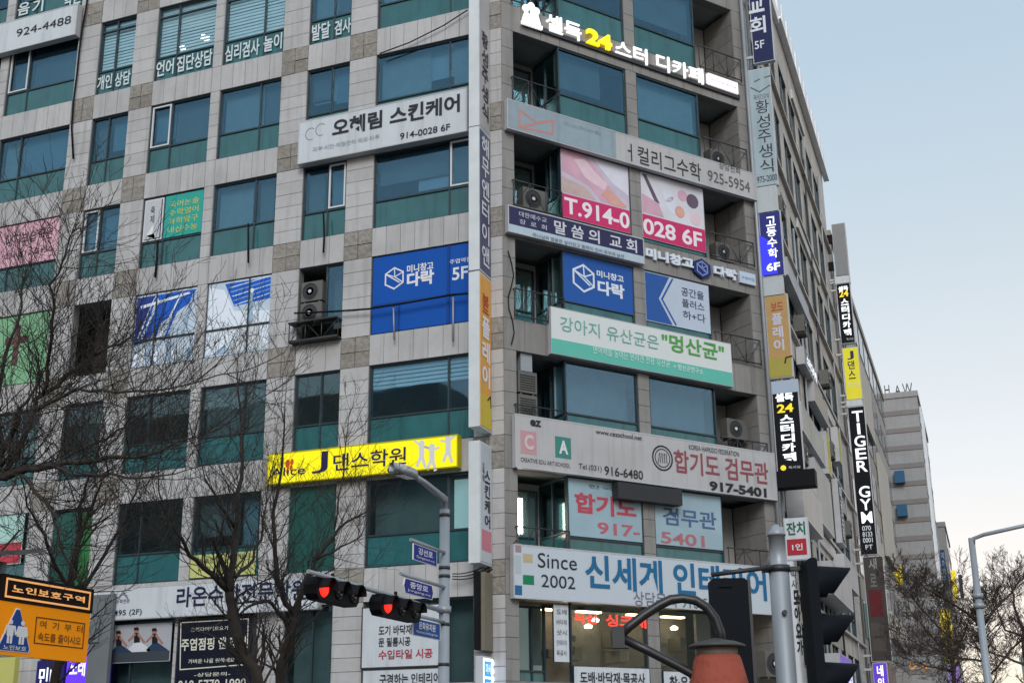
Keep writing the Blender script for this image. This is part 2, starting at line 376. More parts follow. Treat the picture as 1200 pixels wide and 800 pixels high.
for n in range(2, 10):
    for c, (a, b) in enumerate(COLS):
        if (c, n) in SKIP: continue
        k = dict(mull=MUL[c], tr=.9)
        if n <= 4: k['pane'] = PANED if n < 4 or c < 6 else PANE
        if n == 8 and c in (2, 3, 4): k['blind'] = .98; k['pane'] = PANEL; k['top'] = .38
        if (n, c) == (4, 6): k['blind'] = .42; k['pane'] = PANE
        if n == 7 and c in (3,): k['sash'] = 0
        if n == 8 and c == 1: k['sash'] = 0
        if (n, c) in ((6, 5), (6, 6)): k['sash'] = 1
        if (n, c) in ((6, 2), (6, 3)): k['sash'] = 0
        if n >= 5 and 'blind' not in k:
            k['backing'] = 'mix'
        elif n == 3 or n == 4: k['backing'] = rw.choice(('mix', SHADE[2], SHADE[0], None))
        if n >= 5 and rw.random() < .6: k['curtain'] = [(rw.choice((.05, .4)), rw.choice((.6, .95)), rw.uniform(.5, .95), 0)]
        if n == 2: k['tr'] = 0; k['backing'] = SHADE[2]
        if (n, c) == (3, 6): k['backing'] = SHADE[2]
        window(FA, a, b, Bt[n], T[n], **k)
BAYS = {}
for n in range(2, 10):
    for a, b in (SA, SB):
        k = dict(tr=.9 if n != 4 else .9)
        if n == 2: k.update(tr=.0, pane=CLEAR)
        elif n == 3: k.update(pane=PANED, tr=.75)
        elif n == 4: k.update(backing=SHADE[3], pane=PANES)
        else: k.update(backing='mix' if n > 6 else SHADE[2])
        BAYS[n, a] = window(FB, a, b, Bt[n], T[n], offs=(-.12, -.04), **k)
    # glass returns of the bays and balcony doors
    if n > 2:
        fr = Fr(FB.p(SA[0], 0, 0), FB.N, -FB.U); window(fr, -1.5, -.13, Bt[n], T[n], mull=(.5,), tr=.9, pane=PANED if n % 2 else PANE, offs=(-.06, -.0))
        fr = Fr(FB.p(SB[1], 0, 0), -FB.N, FB.U); window(fr, .13, 1.5, Bt[n], T[n], mull=(.5,), tr=.9, pane=PANED, offs=(-.06, -.0))
        window(FB, NL[0]+.05, NL[1]-.1, Bt[n], T[n]-.2, mull=(.5,), tr=.9, pane=PANED, offs=(-1.49, -1.42))
# storefront strip on the ground floor
for (a, b) in COLS + [(-2, -1)]:
    pass
sf = MB(); sf.box(FA, -24, -4, .3, 2.5, -.02, .02); sf.build('storefront_glass', PANED, bld); sf = MB(); sf.box(FB, 1, 9, .3, 2.5, .01, .03)
sf.build('storefront_glass', PANED, bld)

# facade C
CC = []; y = CY+.85
for wdt, gap in ((2.3, .36), (2.3, .95), (1.5, .95), (2.3, .36), (2.3, .95), (1.5, .95), (2.3, .36), (2.3, .9)):
    CC.append((y, min(y+wdt, ENDY-.3))); y += wdt+gap
cb = MB(); cc = MB(); ce = [(CY, CC[0][0])] + [(CC[i][1], CC[i+1][0]) for i in range(len(CC)-1)] + [(CC[-1][1], ENDY)]
cb.box(FC, CY+.02, ENDY, 0, Bt[2], -.3, -.035); panels(cc, FC, CY, ENDY, 0, Bt[2], 0, 20, 3)
for n in range(2, 10):
    zt = Bt[n+1] if n < 9 else ROOF
    for a, b in ce:
        cb.box(FC, max(a, CY+.02), b, Bt[n], T[n], -.3, -.035); panels(cc, FC, a, b, Bt[n], T[n], 0, 1, 5)
    cb.box(FC, CY+.02, ENDY, T[n], zt, -.3, -.035); panels(cc, FC, CY, ENDY, T[n], zt, 0, 30, 1)
cb.build('backing_wall', JOINT, bld); cc.build('stone_cladding', STONEC, bld)
far_f = MB()
for n in range(2, 10):
    for i, (a, b) in enumerate(CC):
        if i < 3: window(FC, a, b, Bt[n], T[n], mull=(.5,), tr=.9, pane=PANED if (n+i) % 3 else PANE, offs=(-.12, -.05), backing=rw.choice(SHADE))
        else:
            far_f.box(FC, a, b, Bt[n]+.9, T[n], -.14, -.1, 0); far_f.box(FC, a, b, Bt[n], Bt[n]+.9, -.14, -.1, 1)
            for u in (a, (a+b)/2, b): far_f.box(FC, u-.03, u+.03, Bt[n], T[n], -.099, -.05, 2)
            far_f.box(FC, a, b, Bt[n]+.87, Bt[n]+.93, -.098, -.052, 2)
for n in range(2, 10):
    lg = MB(); lg.box(FC, CY+.6, ENDY, Bt[n]-.14, Bt[n]-.02, .004, .16); lg.build('ledge', STONEC, bld)
    if n % 2: lg = MB(); lg.box(FC, CY+4+n, ENDY-2-n*.7, T[n]+.25, T[n]+.7, .004, .10); lg.build('blank_fascia', mat('blank_fascia', (.50, .49, .47), .6, dirt=.4, streak=.4), bld)
far_f.build('window_rows', [mat('far_pane', (.05, .075, .09), .08, var=.5, nscale=.6, island=.5), SPAN, FRAME], bld, kind='stuff')
# parapet and roof-edge light fascia of facade C
fs = MB(); fs.box(FC, 17, ENDY+.6, 31.9, 33.5, .02, .16); [fs.box(FC, 17+i*1.4, 17.06+i*1.4, 31.95, 33.45, .161, .19) for i in range(12)]; fs.box(FC, 16.9, ENDY+.7, 31.8, 31.9, .02, .3); fs.box(FC, CY+.2, 17, 31.6, 32.2, .0, .2)
fs.build('roof_fascia', mat('fascia_metal', (.85, .85, .88), .4, island=.1, streak=.3), bld)
pr = MB(); pr.tube([FB.p(BL-.12, 3, .12), FB.p(BL-.12, 31, .12)], .06, sides=8); pr.build('downpipe', STEEL, bld); pr = MB()
pr.tube([FC.p(CY+.5, 3, .1), FC.p(CY+.5, 31, .1)], .05, sides=8)
pr.build('downpipe', STEEL, bld)
# balcony railings on facade B
def railing(fr, u0, u1, z, off, h=.85):
    r = MB()
    for zz in (z+.06, z+h): r.tube([fr.p(u0, zz, off), fr.p(u1, zz, off)], .022, sides=5)
    n = max(2, round((u1-u0)/.55))
    for i in range(n+1):
        u = u0+(u1-u0)*i/n; r.tube([fr.p(u, z, off), fr.p(u, z+h, off)], .018, sides=5)
        if i < n: r.tube([fr.p(u, z+(h if i % 2 else 0), off), fr.p(u0+(u1-u0)*(i+1)/n, z+(0 if i % 2 else h), off)], .013, sides=4)
    r.tube([fr.p(u0, z+h, off), fr.p(u0, z+h, 0.02)], .02, sides=5)
    r.build('railing', DARKM, bld)
for n in range(3, 9):
    railing(FB, NL[0]-.1, NL[1]-.05, Bt[n]+.03, .10); railing(FB, NR[0]+.05, NR[1]+.2, Bt[n]+.03, .10)
# lamps inside that the photo shows lit through the glass
LAMP = lit('fff4dc', 10)
for fr, u, z, off, r in ((FA, -14.2, 25.4, -.8, .16), (FA, -15.2, 25.3, -.9, .12), (FA, -8.5, 25.7, -1.0, .14), (FA, -8.4, 11.5, -1.0, .06), (FA, -11.9, 25.7, -1.2, .14)):
    lm = MB(); lm.lathe(fr.p(u, z, off), [(r, 0), (r, .06)], 12, axis=Z); lm.build('interior_lamp', LAMP, bld)
for u, z, off in ((2.6, 5.3, -1.0), (3.6, 5.1, -1.4), (5.6, 5.3, -.9), (6.8, 5.2, -1.5), (4.2, 5.35, -1.9)):
    lm = MB(); lm.lathe(FB.p(u, z, off), [(.1, -.03), (.12, .03), (.05, .08)], 12); lm.build('interior_lamp', LAMP, bld)
for u in (.75, 1.25): lm = MB(); lm.box(FB, u, u+.16, 7.6, 8.6, -1.40, -1.36); lm.build('interior_lamp', LAMP, bld)
for u in (2.3, 3.5, 5.3, 6.6): lm = MB(); lm.box(FB, u, u+.8, 5.55, 5.6, -1.9, -1.7); lm.build('ceiling_lamp', lit('ffe2b0', 6), bld)
lm = MB(); lm.box(FA, -4.6, -3.9, 7.55, 8.95, -.42, -.40); lm.build('lit_partition', lit('b8cfd0', .55), bld)  # self-glowing sheet behind the pane, stands in for the light of the room
window(FB, NL[0]+.05, NL[1]-.5, Bt[2]-.6, T[2]-.2, mull=(.6,), tr=.9, pane=PANED, offs=(-.6, -.5))
shop = MB(); shop.box(FB, SA[0]-.2, SB[1]+.2, Bt[2], T[2], -2.3, -2.25); shop.build('shop_back_wall', mat('shop_wall', (.26, .25, .22), .8, var=.5, nscale=2.6), bld)
st = MB()
for i in range(16):
    u = SA[0]+.1+random.random()*5.2; z = Bt[2]+.05+random.random()*1.2; st.box(FB, u, u+random.uniform(.15, .5), z, z+random.uniform(.1, .5), -2.2+random.random()*.6, -1.4)
st.build('shop_stock', mat('stock', (.25, .22, .17), .7, island=.6), bld, kind='stuff')

# ------------------------------------------------------------------ signs
def sign(name, fr, rect, o0, o1, face, label, cat='sign', cab=CAB, rim=.035, group=None):
    u0, u1, z0, z1 = rect
    r = thing(name, fr.p((u0+u1)/2, z0, (o0+o1)/2), label, cat, group)
    c = MB(); c.box(fr, u0, u1, z0, z1, o0, o1-.02)
    for a in ((u0, u1, z0, z0+rim), (u0, u1, z1-rim, z1), (u0, u0+rim, z0+rim, z1-rim), (u1-rim, u1, z0+rim, z1-rim)): c.box(fr, *a, o1-.0195, o1)
    for t in (.15, .85):
        u = u0+(u1-u0)*t
        if o0 > .04: c.tube([fr.p(u, (z0+z1)/2, 0), fr.p(u, (z0+z1)/2, o0+.01)], .03, sides=6)
    c.build('cabinet', cab, r)
    f = MB(); f.box(fr, u0+rim, u1-rim, z0+rim, z1-rim, o1-.019, o1-.008); f.build('face_panel', face, r)
    return r
def letters(root, m, fn, name='lettering'):
    mb = MB(); fn(mb)
    if mb.v: return mb.build(name, m, root)
INK = solid('2a2d38'); NAVY = solid('1d2547'); REDI = solid('a03a48')
SIGNW = mat('sign_white', (.56, .60, .64), .45, var=.05, streak=.32, dirt=.12)
SIGNG = mat('sign_grey', (.43, .43, .44), .5, var=.05, streak=.3, dirt=.25)
O = .30
# 6F skin care sign on facade A
s = sign('shop_sign', FA, (-9.65, -3.93, 19.23, 20.70), .05, O, SIGNW, 'long white sign with black Korean letters and number 914-0028 6F under the seventh-floor windows')
letters(s, INK, lambda m: (tpx(m, FA, (390, 141), (539, 131), '오혜림 스킨케어', O-.004, bold=.03), tpx(m, FA, (469, 156.5), (527.5, 152.5), '914-0028 6F', O-.004, bold=.012)))
def _logo(m):
    tpx(m, FA, (367, 173), (445, 163), '피부·비만·체형관리·제모·타투', O-.004, bold=0)
    for cx, cy in ((364, 157), (376, 152)):
        c = FA.px(cx, cy, O); m.stroke(FA, [(c[0]+.18*math.cos(t*.3), c[1]+.2*math.sin(t*.3)) for t in range(3, 18)], .03, O-.004)
letters(s, solid('8a8f98'), _logo, 'small_print')
# yellow dance school sign
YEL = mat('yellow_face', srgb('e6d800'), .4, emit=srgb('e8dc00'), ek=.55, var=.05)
s = sign('shop_sign', FA, (-10.2, -4.2, 9.14, 10.06), .05, O, YEL, 'long bright yellow dance school sign with dark letters above the third-floor windows', cab=solid('b8ac10'))
letters(s, solid('2b2350'), lambda m: (tpx(m, FA, (318, 549), (357.5, 555), 'Alice', O-.004, bold=.005), tpx(m, FA, (366, 530), (384, 553), 'J', O-.004, bold=.0), tpx(m, FA, (391, 532), (476, 543.7), '댄스학원', O-.004, bold=.012)))
def dancers(m):
    for i, (x, y) in enumerate(((494, 520), (506, 524), (525, 514))):
        def q(dx, dy): return FA.px(x+dx, y+dy, O)
        m.poly(FA, circle(q(0, -1), .09, 10), O-.003)
        m.stroke(FA, [q(0, 1), q(0, 13)], .16, O-.003); m.stroke(FA, [q(0, 12), q(-5, 25)], .09, O-.003); m.stroke(FA, [q(0, 12), q(4, 26)], .09, O-.003)
        m.stroke(FA, [q(0, 3), q(-8, -4+3*i)], .06, O-.003); m.stroke(FA, [q(0, 3), q(8, 4-4*i)], .06, O-.003)
letters(s, WHITE, dancers, 'dancer_silhouettes')
def bfly(m):
    for dx, dy, r in ((-2, -3, .13), (3, -5, .10), (2, 2, .09), (-2, 6, .08)): m.poly(FA, circle(FA.px(339+dx, 546+dy, O), r, 9, .6), O-.003)
letters(s, solid('d2571e'), bfly, 'butterfly_mark')
# white sign far top left
s = sign('shop_sign', FA, (-25.4, -18.87, 26.02, 27.28), .05, O, SIGNW, 'white sign reading 924-4488 at the upper left end of the facade')
letters(s, INK, lambda m: tpx(m, FA, (20, 35), (83, 27.5), '924-4488', O-.004, bold=.0))
# mathematics academy sign
s = sign('shop_sign', FA, (-16.25, -8.38, 5.52, 6.46), .05, O, SIGNW, 'long white sign with navy letters ending at a tree, above the second-floor windows')
letters(s, NAVY, lambda m: tpx(m, FA, (208, 688), (359, 702.5), '라온수학전문학원', O-.004, bold=.02))
letters(s, INK, lambda m: (tpx(m, FA, (112, 716), (166, 721), '914-8495 (2F)', O-.004, bold=.008), tpx(m, FA, (121, 703), (152, 706), '초·중·고 수학전문', O-.004, bold=0)), 'phone_number')
letters(s, solid('7d858f'), lambda m: [m.stroke(FA, pxs(FA, [(a, 701), (a+5, 693), (a+10, 700)], O), .07, O-.004) for a in (127, 139)], 'logo_mark')
# white boards on the second floor
for rc, lab, rows in (((424, 711, 517, 780), 'white board with black and red Korean words left of the lamp post', (('도기 바닥재', (444, 733), (482.5, 742.5), INK), ('문 필름시공', (444, 747), (481, 756), INK), ('수입타일 시공', (444, 761.5), (507, 770), REDI))),
                      ((424, 784, 517, 830), 'lower white board with one line of bold black Korean words behind the lamp post', (('구경하는 인테리어', (445, 789.5), (515.5, 800), INK),))):
    s = sign('shop_board', FA, FA.rect(rc[:2], rc[2:], .1), .0, .1, SIGNW, lab, 'sign board', cab=DARKM)
    for body, a, b, m_ in rows: letters(s, m_, lambda m: tpx(m, FA, a, b, body, .094, bold=.02))
# dark fitness board
DN = mat('dark_navy_board', (.008, .010, .022), .6, spec=.12)
s = sign('shop_board', FA, FA.rect((209, 725), (294, 830), .1), 0, .1, DN, 'dark navy board with white Korean lettering and a white frame line behind the leaning trunk', 'sign board', cab=DARKM)
def dk(m):
    m.stroke(FA, pxs(FA, [(212, 729), (291, 724.5), (289, 778), (211, 784)], .094), .03, .094, 0, True)
    tpx(m, FA, (224, 735), (268, 737.5), '온앤다이어트요가', .094, bold=.005); tpx(m, FA, (213, 748), (288, 759), '주엽점핑 앤 태닝', .094, bold=.02)
    tpx(m, FA, (221, 772), (275, 775), '가벼운 나를 원하세요', .094, bold=.01); tpx(m, FA, (228, 788), (270, 791), '-상담문의-', .094, bold=.01); tpx(m, FA, (209, 797), (288, 806), '010-5770-1990', .094, bold=.01)
letters(s, mat('cream_letters', (.62, .62, .52), .5), dk)
# posters on the windows of facade A
def poster(fr, rect, off, face, label, cat='window poster', th=.012):
    u0, u1, z0, z1 = rect; r = thing('window_poster', fr.p((u0+u1)/2, z0, off), label, cat)
    MB().box(fr, u0, u1, z0, z1, off, off+th).build('sheet', face, r); return r
PO = -.062; LO = PO+.014
BLUE = mat('blue_film', srgb('0d50a8'), .6, var=.04, spec=.2)
r = poster(FA, (-7.10, -3.90, 13.44, 15.83), PO, BLUE, 'large blue window film with white hexagon logo and 5F beside the corner blade signs')
def sb5(m):
    hexlogo(m, FA, FA.px(462, 326, LO), .33, LO, .045)
    tpx(m, FA, (477, 311), (508, 315.5), '미니창고', LO, bold=.03, thick=.004); tpx(m, FA, (477, 320), (508.5, 332), '다락', LO, bold=.04, thick=.004)
    tpx(m, FA, (527, 304.5), (552, 306), '주엽역점', LO, bold=.01, thick=.004); tpx(m, FA, (530, 314), (548.5, 326), '5F', LO, bold=.02, thick=.004)
letters(r, WHITE, sb5)
mb = MB(); [mb.box(FA, a, b, c, d, LO, LO+.03) for a, b, c, d in ((-7.1, -3.9, 14.28, 14.33), (-4.7, -4.62, 13.44, 15.83), (-6.25, -6.21, 13.44, 14.28))]
mb.build('frame_bar', solid('0b3f86'), r)
# pale blue tower posters
SKYB = mat('poster_sky', (.50, .60, .72), .45, var=.35, nscale=.8)
for c, lab, alt in ((3, 'blue and white window poster of crossing diagonal beams', 0), (4, 'pale window poster with a white tower under deep blue bands', 1)):
    a, b = COLS[c]; r = poster(FA, (a+.03, b-.03, Bt[5]+.03, T[5]-.03), PO, SKYB, lab + ', fifth floor')
    m = MB(); w_ = b-a; z0, z1 = Bt[5]+.03, T[5]-.03
    rp_ = random.Random(12+alt)
    if not alt:
        m.poly(FA, [(a+.05, z1-.06), (a+.85, z1-.06), (a+.75, z0+1.0), (a+.05, z0+.7)], LO-.001, 2)
        m.poly(FA, [(a+.8, z1-.06), (b-.06, z1-.06), (b-.3, z1-.5), (a+.7, z0+1.2)], LO, 0)
        for k in range(13):
            x = a+.1+rp_.random()*(w_-.6); w2 = rp_.uniform(.04, .14); d = rp_.uniform(.3, 1.0); zz = z0+rp_.uniform(.75, 1.1)
            x1 = min(b-.2, x+d); m.poly(FA, [(x, zz), (x+w2, zz), (x1+w2*.8, z1-.06-rp_.random()*.3), (x1, z1-.06-rp_.random()*.2)], LO+.001+k*.0006, (1, 0, 3, 1, 0, 2)[k % 6])
        m.poly(FA, [(a+.2, z1-.35), (b-.3, z1-.12), (b-.3, z1-.2), (a+.25, z1-.45)], LO+.010, 1)
        for k in range(9): m.poly(FA, [(a+.08+k*.24, z0+.06), (a+.2+k*.24, z0+.06), (a+.28+k*.24, z0+rp_.uniform(.3, .75)), (a+.1+k*.24, z0+rp_.uniform(.4, .8))], LO+.001+k*.0006, (1, 4, 3)[k % 3])
    else:
        m.poly(FA, [(a+.06, z1-.1), (a+.6, z1-.25), (a+1.0, z1-1.0), (b-.06, z1-1.15), (b-.06, z0+.06), (a+.06, z0+.06)], LO-.001, 1)
        m.poly(FA, [(a+.62, z1-.06), (b-.05, z1-.06), (b-.05, z1-.75), (a+1.0, z1-.85)], LO, 0)
        for k in range(5): m.poly(FA, [(a+.75+.06*k, z1-.2-.15*k), (a+.85+.05*k, z1-.22-.15*k), (b-.05, z1-.06-.14*k+.02), (b-.05, z1-.01-.14*k-.01)], LO+.001+k*.0008, 1 if k % 2 == 0 else 3)
        m.poly(FA, [(b-.80, z0+.95), (b-.62, z0+.95), (b-.67, z1-.45), (b-.75, z1-.45)], LO+.008, 3); m.poly(FA, circle((b-.71, z1-.42), .08, 10), LO+.009, 1)
        m.poly(FA, [(b-1.5, z0+.06), (b-.1, z0+.06), (b-.35, z0+.55), (b-.62, z0+1.05), (b-.85, z0+1.05), (b-1.1, z0+.6)], LO+.006, 4)
        m.poly(FA, [(a+.3, z0+.06), (a+.9, z0+.06), (a+.75, z0+.35)], LO+.007, 3)
    m.build('printed_picture', [solid('1c5fc4'), solid('dfe9f4'), solid('26408f'), solid('9db6cf'), solid('c8cfd4')], r)
    fbm = MB(); fbm.box(FA, a+.02, b-.02, Bt[5]+.86, Bt[5]+.91, LO+.01, LO+.04); u = a+w_*MUL[c][0]; fbm.box(FA, u-.02, u+.02, Bt[5]+.03, T[5]-.03, LO+.012, LO+.042); fbm.build('frame_bar', FRAME, r)
# pink, green, teal films
r = poster(FA, (COLS[1][0]+.05, COLS[1][1]-.04, Bt[6]+.92, T[6]-.03), PO, mat('pink_film', srgb('d9a9b8'), .5), 'pink window poster with two lines of dark writing on the sixth floor at the left')
letters(r, solid('5c4552'), lambda m: (tpx(m, FA, (8, 275), (61, 279), '대치보습학원', LO, bold=.01, thick=.004), tpx(m, FA, (5, 298), (61, 294), '031.912-2130', LO, bold=.01, thick=.004)))
r = poster(FA, (COLS[1][0]+.05, COLS[1][1]-.04, Bt[5]+.04, T[5]-.03), PO, mat('green_film', srgb('79ad84'), .5, var=.15), 'light green window poster with a dark red cross behind the bare branches')
m = MB(); u = -20.3; m.poly(FA, [(u-.12, 14.1), (u+.12, 14.1), (u+.12, 15.5), (u-.12, 15.5)], LO); m.poly(FA, [(u-.5, 14.85), (u+.5, 14.85), (u+.5, 15.1), (u-.5, 15.1)], LO+.001); m.build('cross_mark', solid('6a4a48'), r)
a, b = COLS[3]; u = a+(b-a)*.35
r = poster(FA, (u+.04, b-.04, Bt[6]+.94, T[6]-.05), PO, mat('teal_film', srgb('1f9d92'), .45), 'teal green window poster with rows of yellow Korean letters on the sixth floor')
letters(r, solid('c9c75a'), lambda m: [text(m, FA, (u+.2, b-.2, 18.98-.3*i-.22, 18.98-.3*i), t, LO, bold=.0, thick=.004) for i, t in enumerate(('국어논술', '수학영어', '과학탐구', '내신수능'))])
r = poster(FA, (a+.12, u-.1, Bt[6]+1.0, T[6]-.12), PO+.03, solid('b9bcc2'), 'narrow pale grey window poster with two dark Korean characters in an opened sash')
letters(r, solid('53404a'), lambda m: vtext(m, FA, (a+.32, u-.34, 18.3, 18.95), '축제', LO+.03, bold=.01, thick=.004))
m = MB(); m.poly(FA, [(a+.2, 17.9), (a+.55, 17.95), (u-.25, 17.75), (a+.45, 18.25)], LO+.03); m.build('bird_mark', WHITE, r)
# third-floor films
r = poster(FA, FA.rect((220, 651), (299, 672), PO), PO, solid('bcc07a'), 'pale yellow-green banner with small dark writing behind the lower branches')
letters(r, solid('46502e'), lambda m: (tpx(m, FA, (229, 655), (262, 658), '초등 중등 고등', LO, bold=0, thick=.004), tpx(m, FA, (232, 664), (266, 668), '수학 전문', LO, bold=0, thick=.004), tpx(m, FA, (279, 650), (296, 653), '개별지도', LO, bold=0, thick=.004)))
for rc, hx, lab in (((333, 568, 391, 668), '0f4a44', 'deep green film covering the window below the yellow sign'), ((56, 603, 90, 678), '0e4f47', 'dark teal banner hanging by the orange warning sign'), ((94, 600, 113, 684), '1f6a35', 'narrow leaf-green banner above the orange warning sign')):
    poster(FA, FA.rect(rc[:2], rc[2:], PO), PO, mat('film_'+hx, srgb(hx), .4, var=.3, nscale=1.5), lab)
r = poster(FA, FA.rect((-40, 608), (24, 660), PO), PO, solid('a9cfc8'), 'pale mint poster with red lower half at the lower left edge'); m = MB(); m.box(FA, *FA.rect((-40, 640), (23, 659), LO), LO-.002, LO+.004); m.build('red_band', solid('b8404c'), r)
# aerobics picture on the second floor
rc = FA.rect((121, 733), (199, 774), .03)
r = poster(FA, rc, .02, mat('poster_grey', (.36, .38, .42), .5, var=.1), 'grey poster of three people stretching, on the second floor left of the dark board')
m = MB()
for i, (x, y) in enumerate(((139, 742), (160, 738), (181, 739))):
    def q(dx, dy): return FA.px(x+dx, y+dy, .036)
    m.poly(FA, circle(q(0, 0), .11, 10, .8), .036, 0)
    m.poly(FA, [q(-3, 3), q(3, 3), q(4, 15), q(-3, 15)], .036, 1)
    m.poly(FA, [q(-3, 15), q(5, 14), q(16, 22), q(14, 27), q(-5, 26), q(-10, 22)], .037, 2 if i != 1 else 3)
    m.stroke(FA, [q(-2, 5), q(-9, 12)], .07, .038, 0); m.stroke(FA, [q(2, 5), q(9, 14)], .07, .038, 0)
    m.poly(FA, [q(-3, -3), q(2, -3.5), q(3, 0), q(-3, 0)], .039, 1)
m.box(FA, rc[0]+.03, rc[1]-.03, rc[2]+.02, rc[2]+.3, .034, .038, 4)
m.build('printed_figures', [solid('9c7264'), solid('17161c'), solid('263a52'), solid('c7cad2'), solid('3a4148')], r)
# counselling centre letters on the lower panes of the eighth floor
def wl(frm, items, off, m_, lab, group=None):
    t = MB(); [tpx(t, frm, a, b, body, off, bold=.02, thick=.006) for body, a, b in items]; return t.build('window_lettering', m_, None, lab, 'window lettering', group)
for items, lab in (((('개인', (115, 90), (130.5, 103)), ('상담', (135.5, 86), (152, 98.5))), 'white Korean letters in two pairs on the narrow eighth-floor window at the left'),
                   ((('언어', (184, 73), (203, 86.5)), ('집단상담', (208, 67), (248, 76))), 'six white Korean letters on the eighth-floor window with a bright lamp behind its blind'),
                   ((('심리검사', (264.5, 54.5), (303.5, 64)), ('놀이', (309.5, 43), (330, 57))), 'white letters in a four and a two on the eighth-floor window right of the lamp'),
                   ((('발달', (366, 30), (386.5, 44)), ('검사', (392.5, 25), (411, 38))), 'two pairs of white Korean letters on the narrow eighth-floor window above the long white sign'),
                   ((('음', (22, 5), (34, 16)), ('기', (39, 1), (50, 13)), ('학원', (76, -8), (94, 4))), 'large white letters cut by the top edge above the 924 sign')):
    wl(FA, items, -.07, solid('c9d4d8'), lab)

# ---- the projecting sign column at the end of facade A (faces +x)
XS = -3.30; FS = FX(XS)
def blade(fr, u0, u1, z0, z1, x0, x1, face, lab, edge=SIGNW, name='projecting_sign', cat='projecting sign'):
    r = thing(name, ((x0+x1)/2, fr.p(u0, z0).y if fr.U.y else fr.o.y, z0), lab, cat)
    return r
def xsign(z0, z1, face, lab, fn, hexink, y0=-.9, y1=-.04, edge=None):
    r = thing('projecting_sign', (XS-.16, y1, z0), lab, 'projecting sign')
    b = MB(); b.box(FS, y0, y1, z0, z1, -.33, -.012)
    for z in (z0+.5, z1-.5): b.box(FS, y1, -.001, z-.05, z+.05, -.22, -.12)
    b.build('cabinet', edge or mat('sign_edge', (.62, .66, .68), .4, dirt=.2), r)
    f = MB(); f.box(FS, y0+.05, y1-.03, z0+.05, z1-.05, -.0115, 0); f.build('face_panel', face, r)
    if fn: letters(r, solid(hexink), fn)
    return r
xsign(19.0, 27.6, mat('sign_pale', (.46, .45, .46), .5, dirt=.3, streak=.3), 'tall pale blade sign with black Korean letters at the top of the corner column', lambda m: vtext(m, FS, (-.72, -.22, 19.35, 22.3), '황성주생식', .002, bold=.015), '3a3338')
xsign(14.55, 18.97, mat('sign_navygrey', srgb('4a4d6a'), .5, var=.15), 'grey-navy middle section of the corner blade signs with white letters', lambda m: vtext(m, FS, (-.75, -.2, 14.75, 18.85), '해무엔터이앤', .002, bold=.02), 'd8d9e0')
def bp(m):
    vtext(m, FS, (-.75, -.2, 11.2, 13.3), '플레이', .002, bold=.03)
r = xsign(10.05, 14.5, mat('board_game_orange', srgb('c8913a'), .45, var=.12, emit=srgb('c8913a'), ek=.12), 'orange and yellow blade sign with white letters hanging from the corner column', bp, 'e2e2ea')
letters(r, solid('b5382c'), lambda m: vtext(m, FS, (-.72, -.25, 13.35, 13.95), '보드', .002, bold=.03), 'red_lettering')
m = MB(); m.box(FS, -.85, -.07, 10.1, 11.0, .001, .004); m.build('yellow_base', solid('c9b443'), r)
m = MB(); m.stroke(FS, [(-.35, 10.9), (-.15, 11.05), (-.12, 10.75)], .05, .008); m.build('hook_mark', solid('2a2622'), r)
r = xsign(6.4, 9.66, mat('sign_cool_white', (.52, .56, .60), .45), 'lower white blade sign with black letters and a pink square beside the corner', lambda m: (vtext(m, FS, (-.60, -.22, 7.35, 8.95), '스킨케어', .002, bold=.02), vtext(m, FS, (-.75, -.62, 8.6, 9.1), '오혜림', .002)), '22252c')
m = MB(); m.box(FS, -.8, -.12, 6.75, 7.3, .001, .004); m.build('pink_square', solid('c9808c'), r)
m = MB(); m.box(FS, -.6, -.05, 4.2, 6.2, -.25, 0); m.box(FS, -.8, -.62, 4.2, 6.2, -.22, -.1, 1); m.build('sign_bracket', [mat('bracket_tan', (.18, .16, .12), .7), BLACK], None, 'tan and black empty sign bracket under the lower white blade sign', 'bracket')
r = thing('light_box_sign', (XS, -.5, 2.95), 'small glowing blue and white sign with scalloped edge at the foot of the corner column', 'light sign')
m = MB(); m.box(FS, -.75, -.06, 2.95, 4.05, -.2, 0); m.build('cabinet', SIGNW, r)
fpnl = MB(); fpnl.box(FS, -.72, -.10, 3.0, 4.0, .001, .012, 0)
for i in range(5): fpnl.lathe(FS.p(-.09, 3.1+.2*i, .006), [(.09, -.01), (.09, .01)], 12, axis=(1, 0, 0))
fpnl.build('glowing_rim', lit('eef6ff', 1.1), r)
fpnl = MB(); fpnl.box(FS, -.66, -.2, 3.1, 3.48, .013, .02, 0); fpnl.box(FS, -.66, -.2, 3.55, 3.92, .013, .02, 0); fpnl.build('blue_field', lit('2f8fe0', .8), r)
letters(r, lit('eef6ff', .9), lambda m: (text(m, FS, (-.6, -.26, 3.6, 3.87), '마사', .021, bold=.01), text(m, FS, (-.6, -.26, 3.14, 3.42), '지', .021, bold=.01)))

